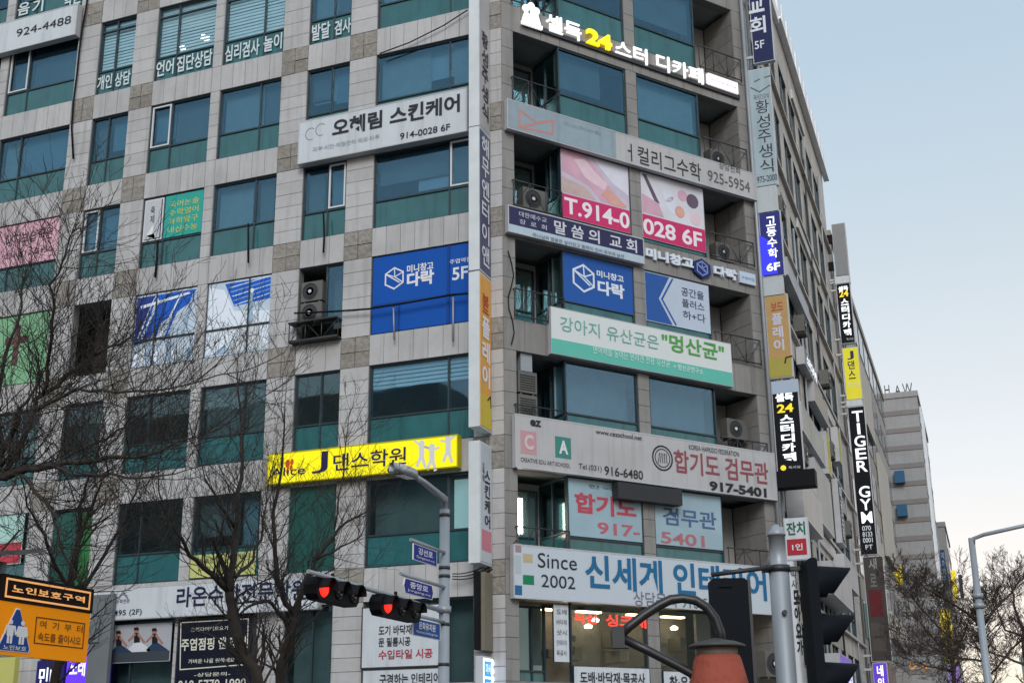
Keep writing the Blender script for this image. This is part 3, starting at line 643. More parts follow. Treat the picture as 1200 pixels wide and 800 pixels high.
# ---- facade B signs
# lit letters of the study cafe
r = thing('lit_letter_sign', FB.p(5, 22.8, .15), 'glowing white Korean letters with a yellow 24 along the top band of the chamfer', 'lit letters')
m = MB(); m.box(FB, .75, 9.45, 22.95, 23.1, .02, .08); m.build('mounting_rail', DARKM, r)
LW = lit('ffffff', .72); LYW = lit('f7dc12', 1.1)
def led(m):
    tpx(m, FB, (639, 15.5), (681, 50), '셀득', .08, bold=.008, thick=.05, deep=True); tpx(m, FB, (720, 46), (824, 100), '스터 디카페', .08, bold=.008, thick=.05, deep=True)
    for x, y, w, h in ((614, 9, 8, 9), (622, 5, 5, 6), (611, 16, 24, 8)): pass
    def q(x, y): return FB.px(x, y, .16)
    for P in ([(613, 22), (619, 8), (623, 6), (626, 12), (630, 14), (633, 26), (636, 32), (630, 33), (613, 28)],): pass
    for (x, y) in ((617, 9), (623, 7), (629, 13)): m.prism(FB, circle(q(x, y), .12, 10), .08, .16)
    for P in ([(613, 21), (617, 10), (621, 20), (619, 26)], [(620, 24), (624, 9), (628, 22), (626, 29)], [(626, 27), (630, 15), (634, 30), (630, 33)]): m.prism(FB, [q(*p) for p in P], .081, .161)
    m.prism(FB, [q(612, 23), q(636, 31), q(636, 35), q(612, 27)], .08, .159)
letters(r, LW, led)
letters(r, LYW, lambda m: tpx(m, FB, (686, 33.5), (716, 61), '24', .08, bold=.03, thick=.08, deep=True), 'yellow_digits')
m = MB(); u0, u1, z0, z1 = FB.rect((829, 86), (864.5, 111), .1); m.box(FB, u0, u1, z0, z1, .02, .14); m.build('lit_plate', lit('e9dce6', .85), r)
letters(r, solid('a58a9c'), lambda m: text(m, FB, (u0+.1, u1-.1, z0+.16, z1-.16), '프리미엄 독서실', .142, bold=0, thick=.004), 'small_print')
OB = .22
# old mathematics sign
s = sign('shop_sign', FB, (.06, 9.78, 19.20, 20.18), .05, OB, SIGNG, 'weathered grey and pale blue sign with a faded pink ribbon mark, number 925-5954', rim=.03)
m = MB(); m.box(FB, .1, 4.0, 19.24, 20.14, OB-.007, OB-.003); m.build('faded_blue_field', mat('faded_blue', srgb('8a9ca6'), .5, streak=.3, dirt=.3), s)
letters(s, solid('b9837f'), lambda m: m.stroke(FB, pxs(FB, [(609, 149), (609, 129), (629, 144), (648, 141), (648, 157), (609, 149), (648, 141)], OB), .07, OB), 'ribbon_mark')
letters(s, solid('7d92a0'), lambda m: tpx(m, FB, (661, 142), (705, 160), '미스터수학', OB, bold=0, thick=.003), 'faded_print')
letters(s, solid('35332f'), lambda m: tpx(m, FB, (735, 167), (822, 213), 'ㅓ컬리그수학', OB-.004, bold=.0))
letters(s, solid('5f5c58'), lambda m: (tpx(m, FB, (829, 199), (879, 226), '925-5954', OB-.004, bold=.0), tpx(m, FB, (842, 190), (868, 205), '상담전화', OB-.004, bold=0)), 'phone_number')
# church sign
s = sign('shop_sign', FB, (.05, 4.93, 15.92, 16.76), .05, OB, solid('2f3154'), 'navy church sign with white Korean letters and a pale lower strip')
m = MB(); m.box(FB, .08, 4.9, 15.95, 16.17, OB-.008, OB-.003); m.build('pale_strip', mat('pale_strip', (.42, .52, .60), .5), s)
letters(s, solid('c9cbd6'), lambda m: (tpx(m, FB, (608, 247.5), (640.5, 261.5), '대한예수교', OB-.004, bold=.0), tpx(m, FB, (608.5, 256.5), (640.5, 270), '장  로  회', OB-.004, bold=.0), tpx(m, FB, (649, 257.5), (746.5, 297), '말 씀 의  교 회', OB-.004, bold=.02)))
letters(s, solid('3f4d63'), lambda m: tpx(m, FB, (624, 272.5), (731, 303), '하나님의 말씀은 살아있고 활력이 있어 좌우에 날선', OB, bold=0), 'verse')
# storage company letters
r = thing('letter_sign', FB.p(7.2, 16, .1), 'white raised letters with a dark blue hexagon and a white pill on the chamfer band', 'raised letters')
letters(r, solid('d3dbe6'), lambda m: (tpx(m, FB, (755, 290), (812, 316.5), '미니창고', .03, bold=.05, thick=.07, deep=True), tpx(m, FB, (835, 311), (863, 330), '다락', .03, bold=.05, thick=.07, deep=True)))
m = MB(); c = FB.px(823, 314.5, .1); m.prism(FB, [(c[0]+.40*math.cos(math.radians(90+60*i)), c[1]+.34*math.sin(math.radians(90+60*i))) for i in range(6)], .02, .1); m.build('hexagon_plate', solid('1c2c63'), r)
letters(r, solid('7f93c8'), lambda m: hexlogo(m, FB, c, .24, .105, .04), 'hexagon_mark')
m = MB(); m.box(FB, *FB.rect((866.5, 317), (886, 335), .1), .02, .1); m.build('pill_plate', solid('b9c6d6'), r)
letters(r, solid('6b7f9a'), lambda m: tpx(m, FB, (869, 323), (884, 330), '주엽역점', .102, bold=0, thick=.004), 'small_print')
# teal banner
s = sign('shop_banner', FB, (1.45, 8.2, 12.50, 13.92), .04, OB, mat('banner_white', (.62, .66, .66), .5, var=.03), 'white banner with grey-green letters above a mint green lower strip', 'banner', rim=.012)
m = MB(); m.box(FB, 1.47, 8.18, 12.52, 12.96, OB-.008, OB-.003); m.build('mint_strip', solid('5fb5a6'), s)
letters(s, solid('6aa79a'), lambda m: tpx(m, FB, (656, 370), (772, 410), '강아지 유산균은', OB-.004, bold=.0))
letters(s, solid('4f9a4a'), lambda m: tpx(m, FB, (775, 389), (849, 424), '"멍산균"', OB-.004, bold=.02), 'green_lettering')
letters(s, solid('cfe6e0'), lambda m: (tpx(m, FB, (695, 405.5), (785, 431), '면역력을 높이는 반려견 전용 유산균', OB, bold=0), tpx(m, FB, (789, 425.5), (824, 439), '+ 멍산균연구소', OB, bold=.01)), 'strip_lettering')
# hapkido / art school sign
s = sign('shop_sign', FB, (.22, 9.72, 9.07, 10.57), .05, OB, SIGNG, 'long grey sign with a pink C, a green A and outlined red letters, 917-5401')
for px_, col, ch in (((610, 503.5, 629, 533), 'b98f95', 'C'), ((650.5, 510.5, 669.5, 538), '3f8076', 'A')):
    m = MB(); q = FB.rect(px_[:2], px_[2:], OB); m.box(FB, *q, OB-.008, OB-.002); m.build('colour_square', solid(col), s)
    letters(s, solid('cfd3d4' if ch == 'A' else 'c9b9bc'), lambda m: text(m, FB, (q[0]+.12, q[1]-.1, q[2]+.12, q[3]-.1), ch, OB, bold=.04, thick=.006), 'square_letter')
def ez(m):
    tpx(m, FB, (621, 491), (634, 500.5), 'ez', OB-.004, bold=.03); tpx(m, FB, (698, 502.5), (752, 516), 'www.cezschool.net', OB-.004, bold=.01); tpx(m, FB, (678, 542.5), (705, 554), 'Tel.(031)', OB-.004, bold=.0); tpx(m, FB, (708, 545.5), (753.5, 562), '916-6480', OB-.004, bold=.01)
    tpx(m, FB, (807, 520.5), (866, 535), 'KOREA HAPKIDO FEDERATION', OB-.004, bold=.0); tpx(m, FB, (831, 563), (898.5, 583), '917-5401', OB-.004, bold=.04)
    tpx(m, FB, (610, 535.5), (668, 548), 'CREATIVE EDU ART SCHOOL', OB-.004, bold=0)
    c = FB.px(776.5, 536.5, OB)
    for rr in (.36, .27): m.stroke(FB, circle(c, rr, 22), .05 if rr > .3 else .03, OB-.002, 0, True)
    for a in range(5): m.stroke(FB, [(c[0]-.16+.08*a, c[1]-.14), (c[0]-.1+.06*a, c[1]+.14)], .025, OB-.002)
letters(s, solid('2b2c30'), ez)
letters(s, solid('8e4a55'), lambda m: tpx(m, FB, (789, 526), (901, 568), '합기도 검무관', OB-.004, bold=.015))
# since 2002 sign
s = sign('shop_sign', FB, (.12, 9.35, 5.55, 6.98), .05, OB, mat('sign_bluewhite', (.48, .54, .60), .45, var=.04), 'large pale blue-white interior shop sign reading Since 2002 with blue letters')
for q, col in (((604, 636, 611, 647), '9c7f86'), ((613, 648, 624.5, 659), 'b5a682'), ((604, 650, 611, 672), 'a9b4ba'), ((613, 673, 626, 685), '1d7a55'), ((603, 685, 612, 697), '2a648e')):
    m = MB(); m.box(FB, *FB.rect(q[:2], q[2:], OB), OB-.008, OB-.002); m.build('colour_square', solid(col), s)
letters(s, INK, lambda m: (tpx(m, FB, (630, 647), (676, 668), 'Since', OB-.004, bold=.0), tpx(m, FB, (634, 672.5), (674, 690), '2002', OB-.004, bold=.0)))
letters(s, solid('23658f'), lambda m: tpx(m, FB, (685, 648.5), (899, 704), '신세계 인테리어', OB-.004, bold=.025), 'blue_lettering')
letters(s, solid('6f6a72'), lambda m: tpx(m, FB, (742, 692), (850, 716), '상담문의 916-5954', OB-.004, bold=0), 'small_print')
# posters in the bays
PB = -.045; LB = PB+.014
SKIN = [mat('skincare_lilac', (.52, .46, .56), .5, var=.3, nscale=1.4), mat('skincare_white', (.60, .60, .66), .5, var=.25, nscale=1.2)]
PINK = solid('c23468')
for i, ((a, b), lab) in enumerate(((SA, 'skin care poster with a pink number band reading T.914-0'), (SB, 'skin care poster with a pink number band reading 028 6F'))):
    r = poster(FB, (a+.03, b-.03, 16.95, T[6]-.04), PB, SKIN[i], lab)
    z0 = 17.72 if i == 0 else 17.75
    m = MB(); m.box(FB, a+.04, b-.04, 16.96, z0, LB-.002, LB+.002); m.build('pink_band', PINK, r)
    letters(r, solid('e6dde6'), lambda m: text(m, FB, (a+.12, b-.06, 17.08, 17.62) if i == 0 else (a+.05, b-.18, 17.08, 17.62), ('T.914-0', '028 6F')[i], LB+.004, bold=.025, thick=.004))
    m = MB(); zt = T[6]-.06
    if i == 0:
        m.poly(FB, [(a+.05, zt), (a+1.0, zt), (a+1.7, z0+.75), (a+2.45, z0+.05), (a+1.5, z0+.05), (a+1.1, z0+.45), (a+.05, z0+.75)], LB, 0)
        m.poly(FB, [(a+1.2, zt), (b-.05, zt), (b-.05, z0+.5), (a+1.9, z0+.8)], LB+.001, 1)
        m.poly(FB, [(a+.05, z0+.05), (a+1.3, z0+.05), (a+.9, z0+.4), (a+.05, z0+.55)], LB+.002, 2)
        m.poly(FB, [(a+.5, zt-.25), (a+.9, zt-.12), (a+1.25, zt-.45), (a+1.75, z0+.7), (a+1.6, z0+.45), (a+1.2, z0+.6), (a+.9, zt-.75)], LB+.003, 3)
        m.poly(FB, [(a+1.5, z0+.3), (a+1.75, z0+.55), (a+2.45, z0+.12), (a+2.3, z0+.05), (a+1.9, z0+.05)], LB+.004, 5)
    else:
        m.poly(FB, [(a+.1, zt-.05), (a+.25, zt-.05), (a+.75, z0+.5), (a+.6, z0+.45)], LB, 4)
        m.poly(FB, [(a+.05, z0+.05), (a+.9, z0+.05), (a+.7, z0+.5), (a+.05, z0+.7)], LB+.001, 0)
        for (x, z, rr, k) in ((1.3, .55, .3, 1), (1.55, .4, .2, 5), (1.1, .85, .22, 1), (2.1, .9, .25, 4), (2.2, .3, .22, 3), (1.7, 1.0, .2, 0)): m.poly(FB, circle((a+x, z0+z), rr, 12), LB+.002+.001*k, k)
    m.build('printed_picture', [mat('print_pink', srgb('c79fb2'), .5, var=.25, nscale=2), mat('print_pale', srgb('cfd0dd'), .5, var=.2, nscale=2), mat('print_taupe', srgb('b9a3a0'), .5, var=.3, nscale=3), mat('print_blush', srgb('d9bfca'), .5, var=.2, nscale=3), mat('print_plum', srgb('5c4c60'), .5, var=.4, nscale=4), mat('print_peach', srgb('cf9a8f'), .5, var=.3, nscale=3)], r)
r = poster(FB, (SA[0]+.03, SA[1]-.03, 14.30, T[5]-.04), PB, solid('23559f'), 'blue storage poster with a white hexagon logo on the chamfer')
def ps(m):
    hexlogo(m, FB, FB.px(684, 326, LB), .42, LB+.002, .06); tpx(m, FB, (699, 316), (731, 331.5), '미니창고', LB, bold=.03, thick=.005); tpx(m, FB, (700, 327.5), (732, 351), '다락', LB, bold=.04, thick=.005)
letters(r, solid('d5dde8'), ps)
r = poster(FB, (SB[0]+.03, SB[1]-.03, 14.22, T[5]-.04), PB, solid('b4c0d0'), 'half blue, half pale storage poster with an arrow edge and three lines of letters')
a = SB[0]+.04; m = MB(); z0, z1 = 14.24, T[5]-.06; zm = (z0+z1)/2
m.poly(FB, [(a, z0), (a+1.0, z0), (a+.5, zm), (a+.95, z1), (a, z1)], LB, 0); m.stroke(FB, [(a+1.12, z0+.04), (a+.62, zm), (a+1.07, z1-.04)], .06, LB+.004, 0); m.build('arrow_field', solid('2a569c'), r)
letters(r, solid('3d4a63'), lambda m: [tpx(m, FB, p, q, t, LB+.002, bold=.01, thick=.004) for t, p, q in (('공간을', (798, 336), (825, 352)), ('플러스', (799, 349.5), (825.5, 365)), ('하+다', (800, 363), (827, 379)))])
for (a, b), lab, rows in ((SA, 'pale blue window film with red hapkido letters and 917 below', (('한국', (689, 567), (719, 575), '4a5560', .0), ('합기도', (673, 576), (746, 608), 'b04a58', .035), ('917-', (700, 611), (750, 630), 'b0606c', .02))),
                          (SB, 'pale blue window film with dark blue letters and 5401 below', (('검무관', (776, 593), (840, 621), '4c6285', .02), ('5401', (774, 622), (826, 641), 'a96a72', .02)))):
    r = poster(FB, (a+.04, b-.04, Bt[3]+.80, T[3]-.05), PB, mat('pale_blue_film', srgb('8fa9b5'), .3, var=.2, nscale=1.3), lab)
    for t, p, q, c, bo in rows: letters(r, solid(c), lambda m: tpx(m, FB, p, q, t, LB, bold=bo, thick=.005))
# dark awning box between the third-floor films
m = MB(); q = FB.rect((724, 564), (800, 592), .3); m.box(FB, *q, .02, .3); m.tube([FB.p(q[0]-.02, q[3], .15), FB.p(q[0]-.02, q[3]+.6, .05)], .02)
m.build('louvre_box', mat('dark_louvre', (.02, .022, .025), .6), None, 'dark flat louvre box hanging below the grey hapkido sign', 'louvre box')
# second-floor shop writing
m = MB(); [tpx(m, FB, p, q, t, -.03, bold=.02, thick=.02) for t, p, q in (('욕실', (672, 717), (699, 731)), ('싱크대', (709, 719), (757, 736)))]
m.build('neon_lettering', lit('ff3a30', 1.2), None, 'glowing red Korean letters inside the second-floor shop window', 'neon letters')
for rc, lab, t, p, q in (((672, 779, 763, 815), 'white strip board with bold black letters under the shop window', '도배·바닥재·목공사', (679.5, 786), (756, 802)), ((777, 785, 850, 818), 'short white strip board with black letters behind the orange post', '창·유리·샷시', (784, 791), (838, 808))):
    s = sign('shop_board', FB, FB.rect(rc[:2], rc[2:], .06), 0, .06, SIGNW, lab, 'sign board', cab=FRAME, rim=.02)
    letters(s, INK, lambda m: tpx(m, FB, p, q, t, .056, bold=.02))
s = sign('shop_board', FB, FB.rect((648, 707), (668, 776), .05), 0, .05, SIGNW, 'narrow white board listing trades in small black rows beside the shop window', 'sign board', cab=FRAME, rim=.015)
letters(s, solid('4a4d55'), lambda m: [tpx(m, FB, (652, 713+12*i), (664, 720+12*i), t, .046, bold=0) for i, t in enumerate(('도배', '바닥재', '샷시', '인테리어', '목공사'))])

# ---- signs standing out from facade C, facing the crossing
def ysign(Y0, tl, br, face, lab, items=(), w=.18, cab=CAB, rim=.03, br_arm=True):
    fr = FY(Y0); u0, u1, z0, z1 = fr.rect(tl, br)
    r = thing('projecting_sign', fr.p((u0+u1)/2, z0, -w/2), lab, 'projecting sign')
    m = MB(); m.box(fr, u0, u1, z0, z1, -w, -.012)
    if br_arm:
        for z in (z0+.3, z1-.3): m.box(fr, CX-.02, u0, z-.05, z+.05, -w*.7, -w*.3)
    m.build('cabinet', cab, r); f = MB(); f.box(fr, u0+rim, u1-rim, z0+rim, z1-rim, -.0115, 0); f.build('face_panel', face, r)
    for t, a, b, mm, kind, kw in items: letters(r, mm, lambda q: (vpx if kind == 'v' else tpx)(q, fr, a, b, t, .002, thick=.004, **kw))
    return r, fr
Y1 = 7.7
PW = solid('d4dbe2'); PY_ = lit('f2d21a', .5); PWL = lit('f4f8ff', .7)
ysign(Y1, (872, -75), (908, 70), solid('182250'), 'navy blade sign with white church letters and 5F at the top of the right corner', (('교', (876, -6), (896, 13), PW, 'h', dict(bold=.02)), ('회', (878, 22), (898, 38), PW, 'h', dict(bold=.02)), ('5F', (884, 49), (896, 56), PW, 'h', dict(bold=.01))))
r, fr = ysign(Y1, (876, 83), (912, 216), solid('9fb0b8', streak=.3), 'pale grey-blue weathered blade sign with five black Korean letters down its face', (('황성주생식', (885, 118), (907, 202), solid('2f3238'), 'v', dict(bold=.0)), ('975-2000', (887, 207.5), (911, 211), solid('3a3d44'), 'h', dict(bold=.01)), ('즉석건강식', (883, 112), (901, 115), solid('4a4d52'), 'h', dict(bold=0))))
m = MB(); [m.stroke(fr, pxs(fr, P, .004), .04, .004) for P in ([(884, 96), (890, 93)], [(896, 91), (902, 89)], [(880, 103), (890, 108), (902, 100)])]; m.build('leaf_mark', solid('4d5a55'), r)
ysign(Y1, (881, 220), (912, 247), mat('blank_face', (.42, .46, .48), .5, streak=.5), 'short blank pale blade panel between the letter sign and the blue sign')
r, fr = ysign(Y1, (888.5, 250), (920, 322), solid('2a2f7c'), 'vivid blue lit blade sign with white letters and 6F', (('고등수학', (897, 254), (912, 302), PWL, 'v', dict(bold=.02)), ('6F', (898, 309), (914.5, 316), PWL, 'h', dict(bold=.03))))
m = MB(); u0, u1, z0, z1 = fr.rect((889, 285), (919, 321)); m.prism(fr, [(u0+.03, z0+.05), (u0+.55, z0+.05), (u1-.25, z1-.1), (u0+.03, z1+.3)], -.010, .001); m.build('glowing_patch', lit('1f22d8', .8), r)
ysign(Y1, (893, 326), (919, 345), mat('blank_face', (.42, .46, .48), .5), 'small blank pale blade panel just above the tan sign')
r, fr = ysign(Y1, (895.5, 347), (930, 441), mat('tan_face', srgb('ad8a4e'), .5, var=.12), 'tan and ochre blade sign with lilac-white letters and a small hook mark', (('보드', (903, 355), (918, 363), solid('a8483a'), 'h', dict(bold=.02)), ('플레이', (904, 367), (919.5, 411), solid('c2bfd2'), 'v', dict(bold=.03))))
m = MB(); q = fr.rect((899, 421), (929, 440)); m.box(fr, q[0], q[1]-.03, q[2]+.02, q[3], .001, .004); m.build('ochre_base', solid('a39a48'), r)
m = MB(); m.stroke(fr, pxs(fr, [(920, 425), (921, 419), (928, 417)], .008), .05, .008); m.build('hook_mark', solid('2a2622'), r)
ST24 = mat('black_sign_face', (.009, .010, .014), .6, spec=.1)
def study(Y0, tl, br, lab, mid):
    pass
r, fr = ysign(Y1, (903, 447), (943, 551), ST24, 'black blade sign with white letters and yellow 24, nearest the crossing', (('셀득', (908, 461.5), (930, 469), PWL, 'h', dict(bold=.04)), ('24', (910, 474), (930, 482), PY_, 'h', dict(bold=.03)), ('스터디카페', (913.5, 486), (933.5, 540), PWL, 'v', dict(bold=.04)), ('독서실', (924, 546), (938, 548), PW, 'h', dict(bold=0))))
m = MB(); q = fr.rect((904, 448), (932, 459)); m.box(fr, q[0], q[1]+.1, q[2], q[3], .001, .004); m.build('pale_head', solid('a7b6c8'), r); m = MB(); m.poly(fr, circle(fr.px(918, 548), .09, 8), .006); m.build('yellow_mark', PY_, r)
m = MB(); frk = FY(Y1); q = frk.rect((905, 553), (956, 568)); m.box(frk, CX, q[1], q[2], q[3], -.5, .05); m.build('mounting_box', BLACK, None, 'black box under the black 24 blade sign', 'mounting box')
Y2 = 32.0
ysign(Y2, (974, 263), (995.5, 322), mat('dull_grey', (.22, .225, .24), .6), 'plain grey blade panel against the sky at the far end of the building', w=.35, br_arm=False)
for yy, w_ in ((275, 'upper'), (307, 'lower')):
    q = FY(Y2).rect((967, yy), (977, yy+8)); MB().box(FY(Y2), CX-.1, q[1], q[2], q[3], -.3, -.1).build('mounting_bracket', BLACK, None, w_+' short black arm holding the plain grey blade panel', 'bracket')
ysign(Y2, (977.5, 324), (996.5, 331), SIGNW, 'small white blank blade panel below the plain grey one', w=.3)
ysign(Y2, (979.5, 333), (1002.5, 401), ST24, 'smaller black blade sign with white letters and yellow 24 at the far building end', (('셀득', (982, 336), (994, 340), PWL, 'h', dict(bold=.04)), ('24', (983, 341), (994.5, 347), PY_, 'h', dict(bold=.03)), ('스터디카페', (985, 350), (998, 393), PWL, 'v', dict(bold=.04)), ('독서실', (992, 396), (1000, 398), PW, 'h', dict(bold=0))), w=.3)
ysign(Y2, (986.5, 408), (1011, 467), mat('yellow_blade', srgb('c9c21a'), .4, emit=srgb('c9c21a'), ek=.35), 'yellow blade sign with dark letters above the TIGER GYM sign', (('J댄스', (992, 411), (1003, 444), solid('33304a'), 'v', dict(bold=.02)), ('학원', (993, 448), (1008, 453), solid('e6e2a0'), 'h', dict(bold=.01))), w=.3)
ysign(Y2, (991, 469), (1011, 475), SIGNW, 'small white blank blade panel between the yellow and the TIGER GYM sign', w=.3)
ysign(Y2, (993, 477), (1029, 649), ST24, 'tall black blade sign reading TIGER GYM in white letters', (('TIGER GYM', (998, 481), (1023, 613), PWL, 'v', dict(bold=.015)), ('070', (1010, 616), (1021, 621), PW, 'h', dict(bold=.02)), ('8133', (1010.5, 623), (1022.5, 628), PW, 'h', dict(bold=.02)), ('0001', (1011, 630), (1023, 635), PW, 'h', dict(bold=.02)), ('PT', (1014, 638), (1023, 643), PW, 'h', dict(bold=.02))), w=.3)
r, fr = ysign(Y2, (1010.5, 652), (1046, 774), mat('dark_brown_face', (.03, .024, .022), .5), 'dark brown blade sign in stacked squares with a red square, under the TIGER GYM sign', (('새', (1017, 654), (1028, 667), solid('8a8c90'), 'h', dict(bold=.02)), ('로', (1019, 672), (1028, 687), solid('6e6c6c'), 'h', dict(bold=.02))), w=.3)
m = MB(); m.box(fr, *fr.rect((1018, 691), (1036, 722)), .001, .005); m.build('red_square', solid('5c1a22'), r)
m = MB(); [m.box(fr, *fr.rect((1020+i*2, 729+i*18), (1037+i*2, 744+i*18)), .001, .005) for i in (0, 1)]; m.build('grey_square', solid('4b4744'), r)
VIO = mat('violet_lit', srgb('5a35b8'), .4, emit=srgb('5a35b8'), ek=.5)
ysign(Y2, (1022, 776), (1046, 850), VIO, 'violet lit blade sign with white letters at the bottom right', (('네일아이', (1027, 778), (1040, 838), PWL, 'v', dict(bold=.03)),), w=.3)
# small signs low on the corner
ysign(7.3, (917.5, 607), (950, 655), SIGNW, 'small white and red blade sign with green letters over the pole of the black signals', (('잔치', (921, 612), (944, 626), solid('1c5a44'), 'h', dict(bold=.03)),))
fr = FY(7.3); q = fr.rect((922, 632), (946, 649)); r = thing('red_plate', fr.p(q[0], q[2], .01), 'red square plate with white strokes below the green letters', 'plate')
m = MB(); m.box(fr, *q, .004, .02); m.build('plate', solid('a82a34'), r); letters(r, PW, lambda m: tpx(m, fr, (928, 637), (941, 644), '1인', .021, bold=.02))
ysign(7.3, (920, 657), (944, 850), SIGNW, 'tall narrow white blade sign with bold black letters between pole and black signal', (('박사', (926, 666), (935, 690), solid('3a3d48'), 'v', dict(bold=.02)), ('모아요가', (929, 690), (942, 768), solid('17181c'), 'v', dict(bold=.05))))

# ---- panel signs lying along facade C
def csign(y0, y1, z0, z1, face, lab, off=.35, items=()):
    return sign('wall_sign', FC, (y0, y1, z0, z1), .03, off, face, lab, cab=CAB)
csign(12.2, 17.9, 18.25, 18.95, mat('lilac_panel', (.36, .35, .40), .5, dirt=.3), 'long lilac-grey wall sign on the sixth floor of the side facade')
s = csign(15.2, 19.0, 15.75, 16.45, mat('slate_panel', (.10, .10, .12), .5), 'slate wall sign with glowing white letters on the side facade')
letters(s, PWL, lambda m: text(m, FC, (15.7, 18.6, 15.88, 16.32), '스터디카페', .35, bold=.04))
csign(17.5, 22.0, 14.9, 15.8, mat('cream_panel', (.36, .31, .25), .6, dirt=.4), 'cream wall sign stained at its edge, fourth floor of the side facade')
csign(13.0, 19.5, 12.6, 13.7, mat('cream_panel2', (.40, .38, .34), .6, dirt=.4), 'wide dull white wall sign above the cream end board of the side facade')
csign(9.6, 14.4, 8.9, 10.3, mat('cream_panel3', (.50, .46, .42), .6, dirt=.35, streak=.2), 'big pale end board sign low on the side facade behind the signal pole', off=.6)
csign(15.6, 20.5, 9.9, 12.2, mat('pale_panel4', (.40, .39, .36), .6, dirt=.3), 'tall off-white wall board on the side facade')
csign(22.0, 27.5, 8.35, 9.5, mat('pale_panel5', (.42, .40, .41), .6, dirt=.3), 'long pale wall sign on the side facade left of the TIGER GYM sign', off=.5)
csign(14.8, 21.5, 7.0, 8.2, mat('pale_panel6', (.46, .44, .44), .6, dirt=.3, streak=.3), 'large pale slanting-looking wall sign behind the nearer black signal visors', off=.75)
for y0, y1, z0, z1, hx, lab in ((20.5, 21.6, 12.6, 14.4, 'b3a92c', 'small yellow wall board with dark stripe on the side facade'), (25.5, 26.6, 14.2, 15.8, 'a39f3a', 'upper small yellow wall board far along the side facade'), (23.5, 25.0, 10.2, 13.0, '34383c', 'tall dark wall board with white letters on the side facade')):
    s = csign(y0, y1, z0, z1, solid(hx), lab)
    if hx == '34383c': letters(s, PW, lambda m: vtext(m, FC, (y0+.4, y1-.4, z0+.2, z1-.2), '태권도장', .35, bold=.03))
s = csign(15.5, 19.5, 3.6, 5.0, VIO, 'violet glowing wall sign with white letters beside the black signal visors', off=.7)
letters(s, PWL, lambda m: text(m, FC, (15.8, 19.2, 3.85, 4.75), '노래연습장', .70, bold=.03))
def cable(pts, r, label, m_=BLACK, name='cable', cat='cable'): MB().tube(pts, r, sides=5).build(name, m_, None, label, cat)
# air conditioners
def ac(fr, u, z, off, w, h, d, lab, fan=True, louvre=False):
    r = thing('air_conditioner', fr.p(u+w/2, z, off-d/2), lab, 'air conditioner', 'outdoor air conditioner units')
    m = MB(); m.box(fr, u, u+w, z, z+h, off-d, off); m.box(fr, u+.08, u+.14, z-.06, z, off-d+.03, off-.03); m.box(fr, u+w-.14, u+w-.08, z-.06, z, off-d+.03, off-.03); m.build('casing', mat('ac_casing', (.11, .108, .10), .6, dirt=.5), r)
    g_ = MB(); c = fr.p(u+w*.42, z+h*.5, off); R_ = min(h, w)*.42
    if louvre:
        for i in range(7): g_.box(fr, u+.06, u+w-.06, z+.08+i*(h-.14)/7, z+.05+(i+.75)*(h-.14)/7, off+.001, off+.02)
    else:
        g_.lathe(c, [(R_, .0), (R_, .015), (R_*.95, .015), (R_*.95, .002)], 22, axis=fr.N)
        for k in range(3): g_.lathe(c, [(R_*(.3+.2*k), .012), (R_*(.3+.2*k), .018), (R_*(.27+.2*k), .018)], 18, axis=fr.N)
    g_.build('fan_grille', DARKM, r)
    if not louvre: MB().lathe(c, [(R_*.22, .016), (R_*.2, .03)], 12, axis=fr.N).build('hub', WHITEM, r)
a, b = COLS[5]
ac(FA, a+.12, 14.75, .02, .72, .62, .35, 'upper of two air conditioners stacked in the open fifth-floor window'); ac(FA, a+.12, 14.07, .02, .72, .62, .35, 'lower of two air conditioners stacked in the open fifth-floor window')
window(FA, a+.9, b, Bt[5]+.6, T[5], tr=0, mull=(), backing=SHADE[0])
m = MB(); m.box(FA, a, a+.9, Bt[5], T[5], -.9, -.85); m.build('recess_back', mat('recess', (.02, .02, .02), .9), bld)
railing(FA, a-.1, b+.02, Bt[5]+.0, .25, .6)
m = MB(); m.box(FA, a-.1, b+.02, 13.98, 14.02, .0, .35); m.box(FA, a-.1, b+.02, Bt[5]+.0, Bt[5]+.04, .0, .3); m.build('ledge_shelf', DARKM, bld)
m = MB(); m.box(FA, COLS[2][0], COLS[2][1], Bt[5], T[5], -1.2, -1.15); m.build('opening_back', [mat('burnt_wall', (.035, .03, .026), .9, var=.5, dirt=.6), SHADE[2]], bld)  # brown-black sheet: the shade inside the open window, put into its colour
ac(FB, .50, 11.30, -.05, .62, .62, .4, 'louvred air conditioner, upper of the pair beside the left pier of the chamfer', louvre=True); ac(FB, .50, 10.62, -.05, .62, .62, .4, 'louvred air conditioner, lower of the pair beside the left pier of the chamfer', louvre=True)
m = MB(); m.box(FB, .62, 1.0, 11.95, 12.55, -.4, -.1); m.build('duct_box', STEEL, None, 'short grey duct above the louvred air conditioners', 'duct')
ac(FB, 8.35, 11.05, -.35, .85, .62, .35, 'air conditioner in the right balcony just above the grey hapkido sign')
ac(FB, .9, 17.1, -.3, .85, .66, .35, 'dusty air conditioner in the sixth-floor left balcony behind the railing'); ac(FB, 8.3, 20.35, -.3, .8, .62, .35, 'air conditioner behind the railing of the seventh-floor right balcony')
ac(FB, 8.3, 17.0, -.3, .75, .6, .35, 'air conditioner behind the railing of the sixth-floor right balcony')
ac(FB, 8.75, 3.75, .25, .85, .75, .4, 'air conditioner low on the right pier beside the foreground pole')
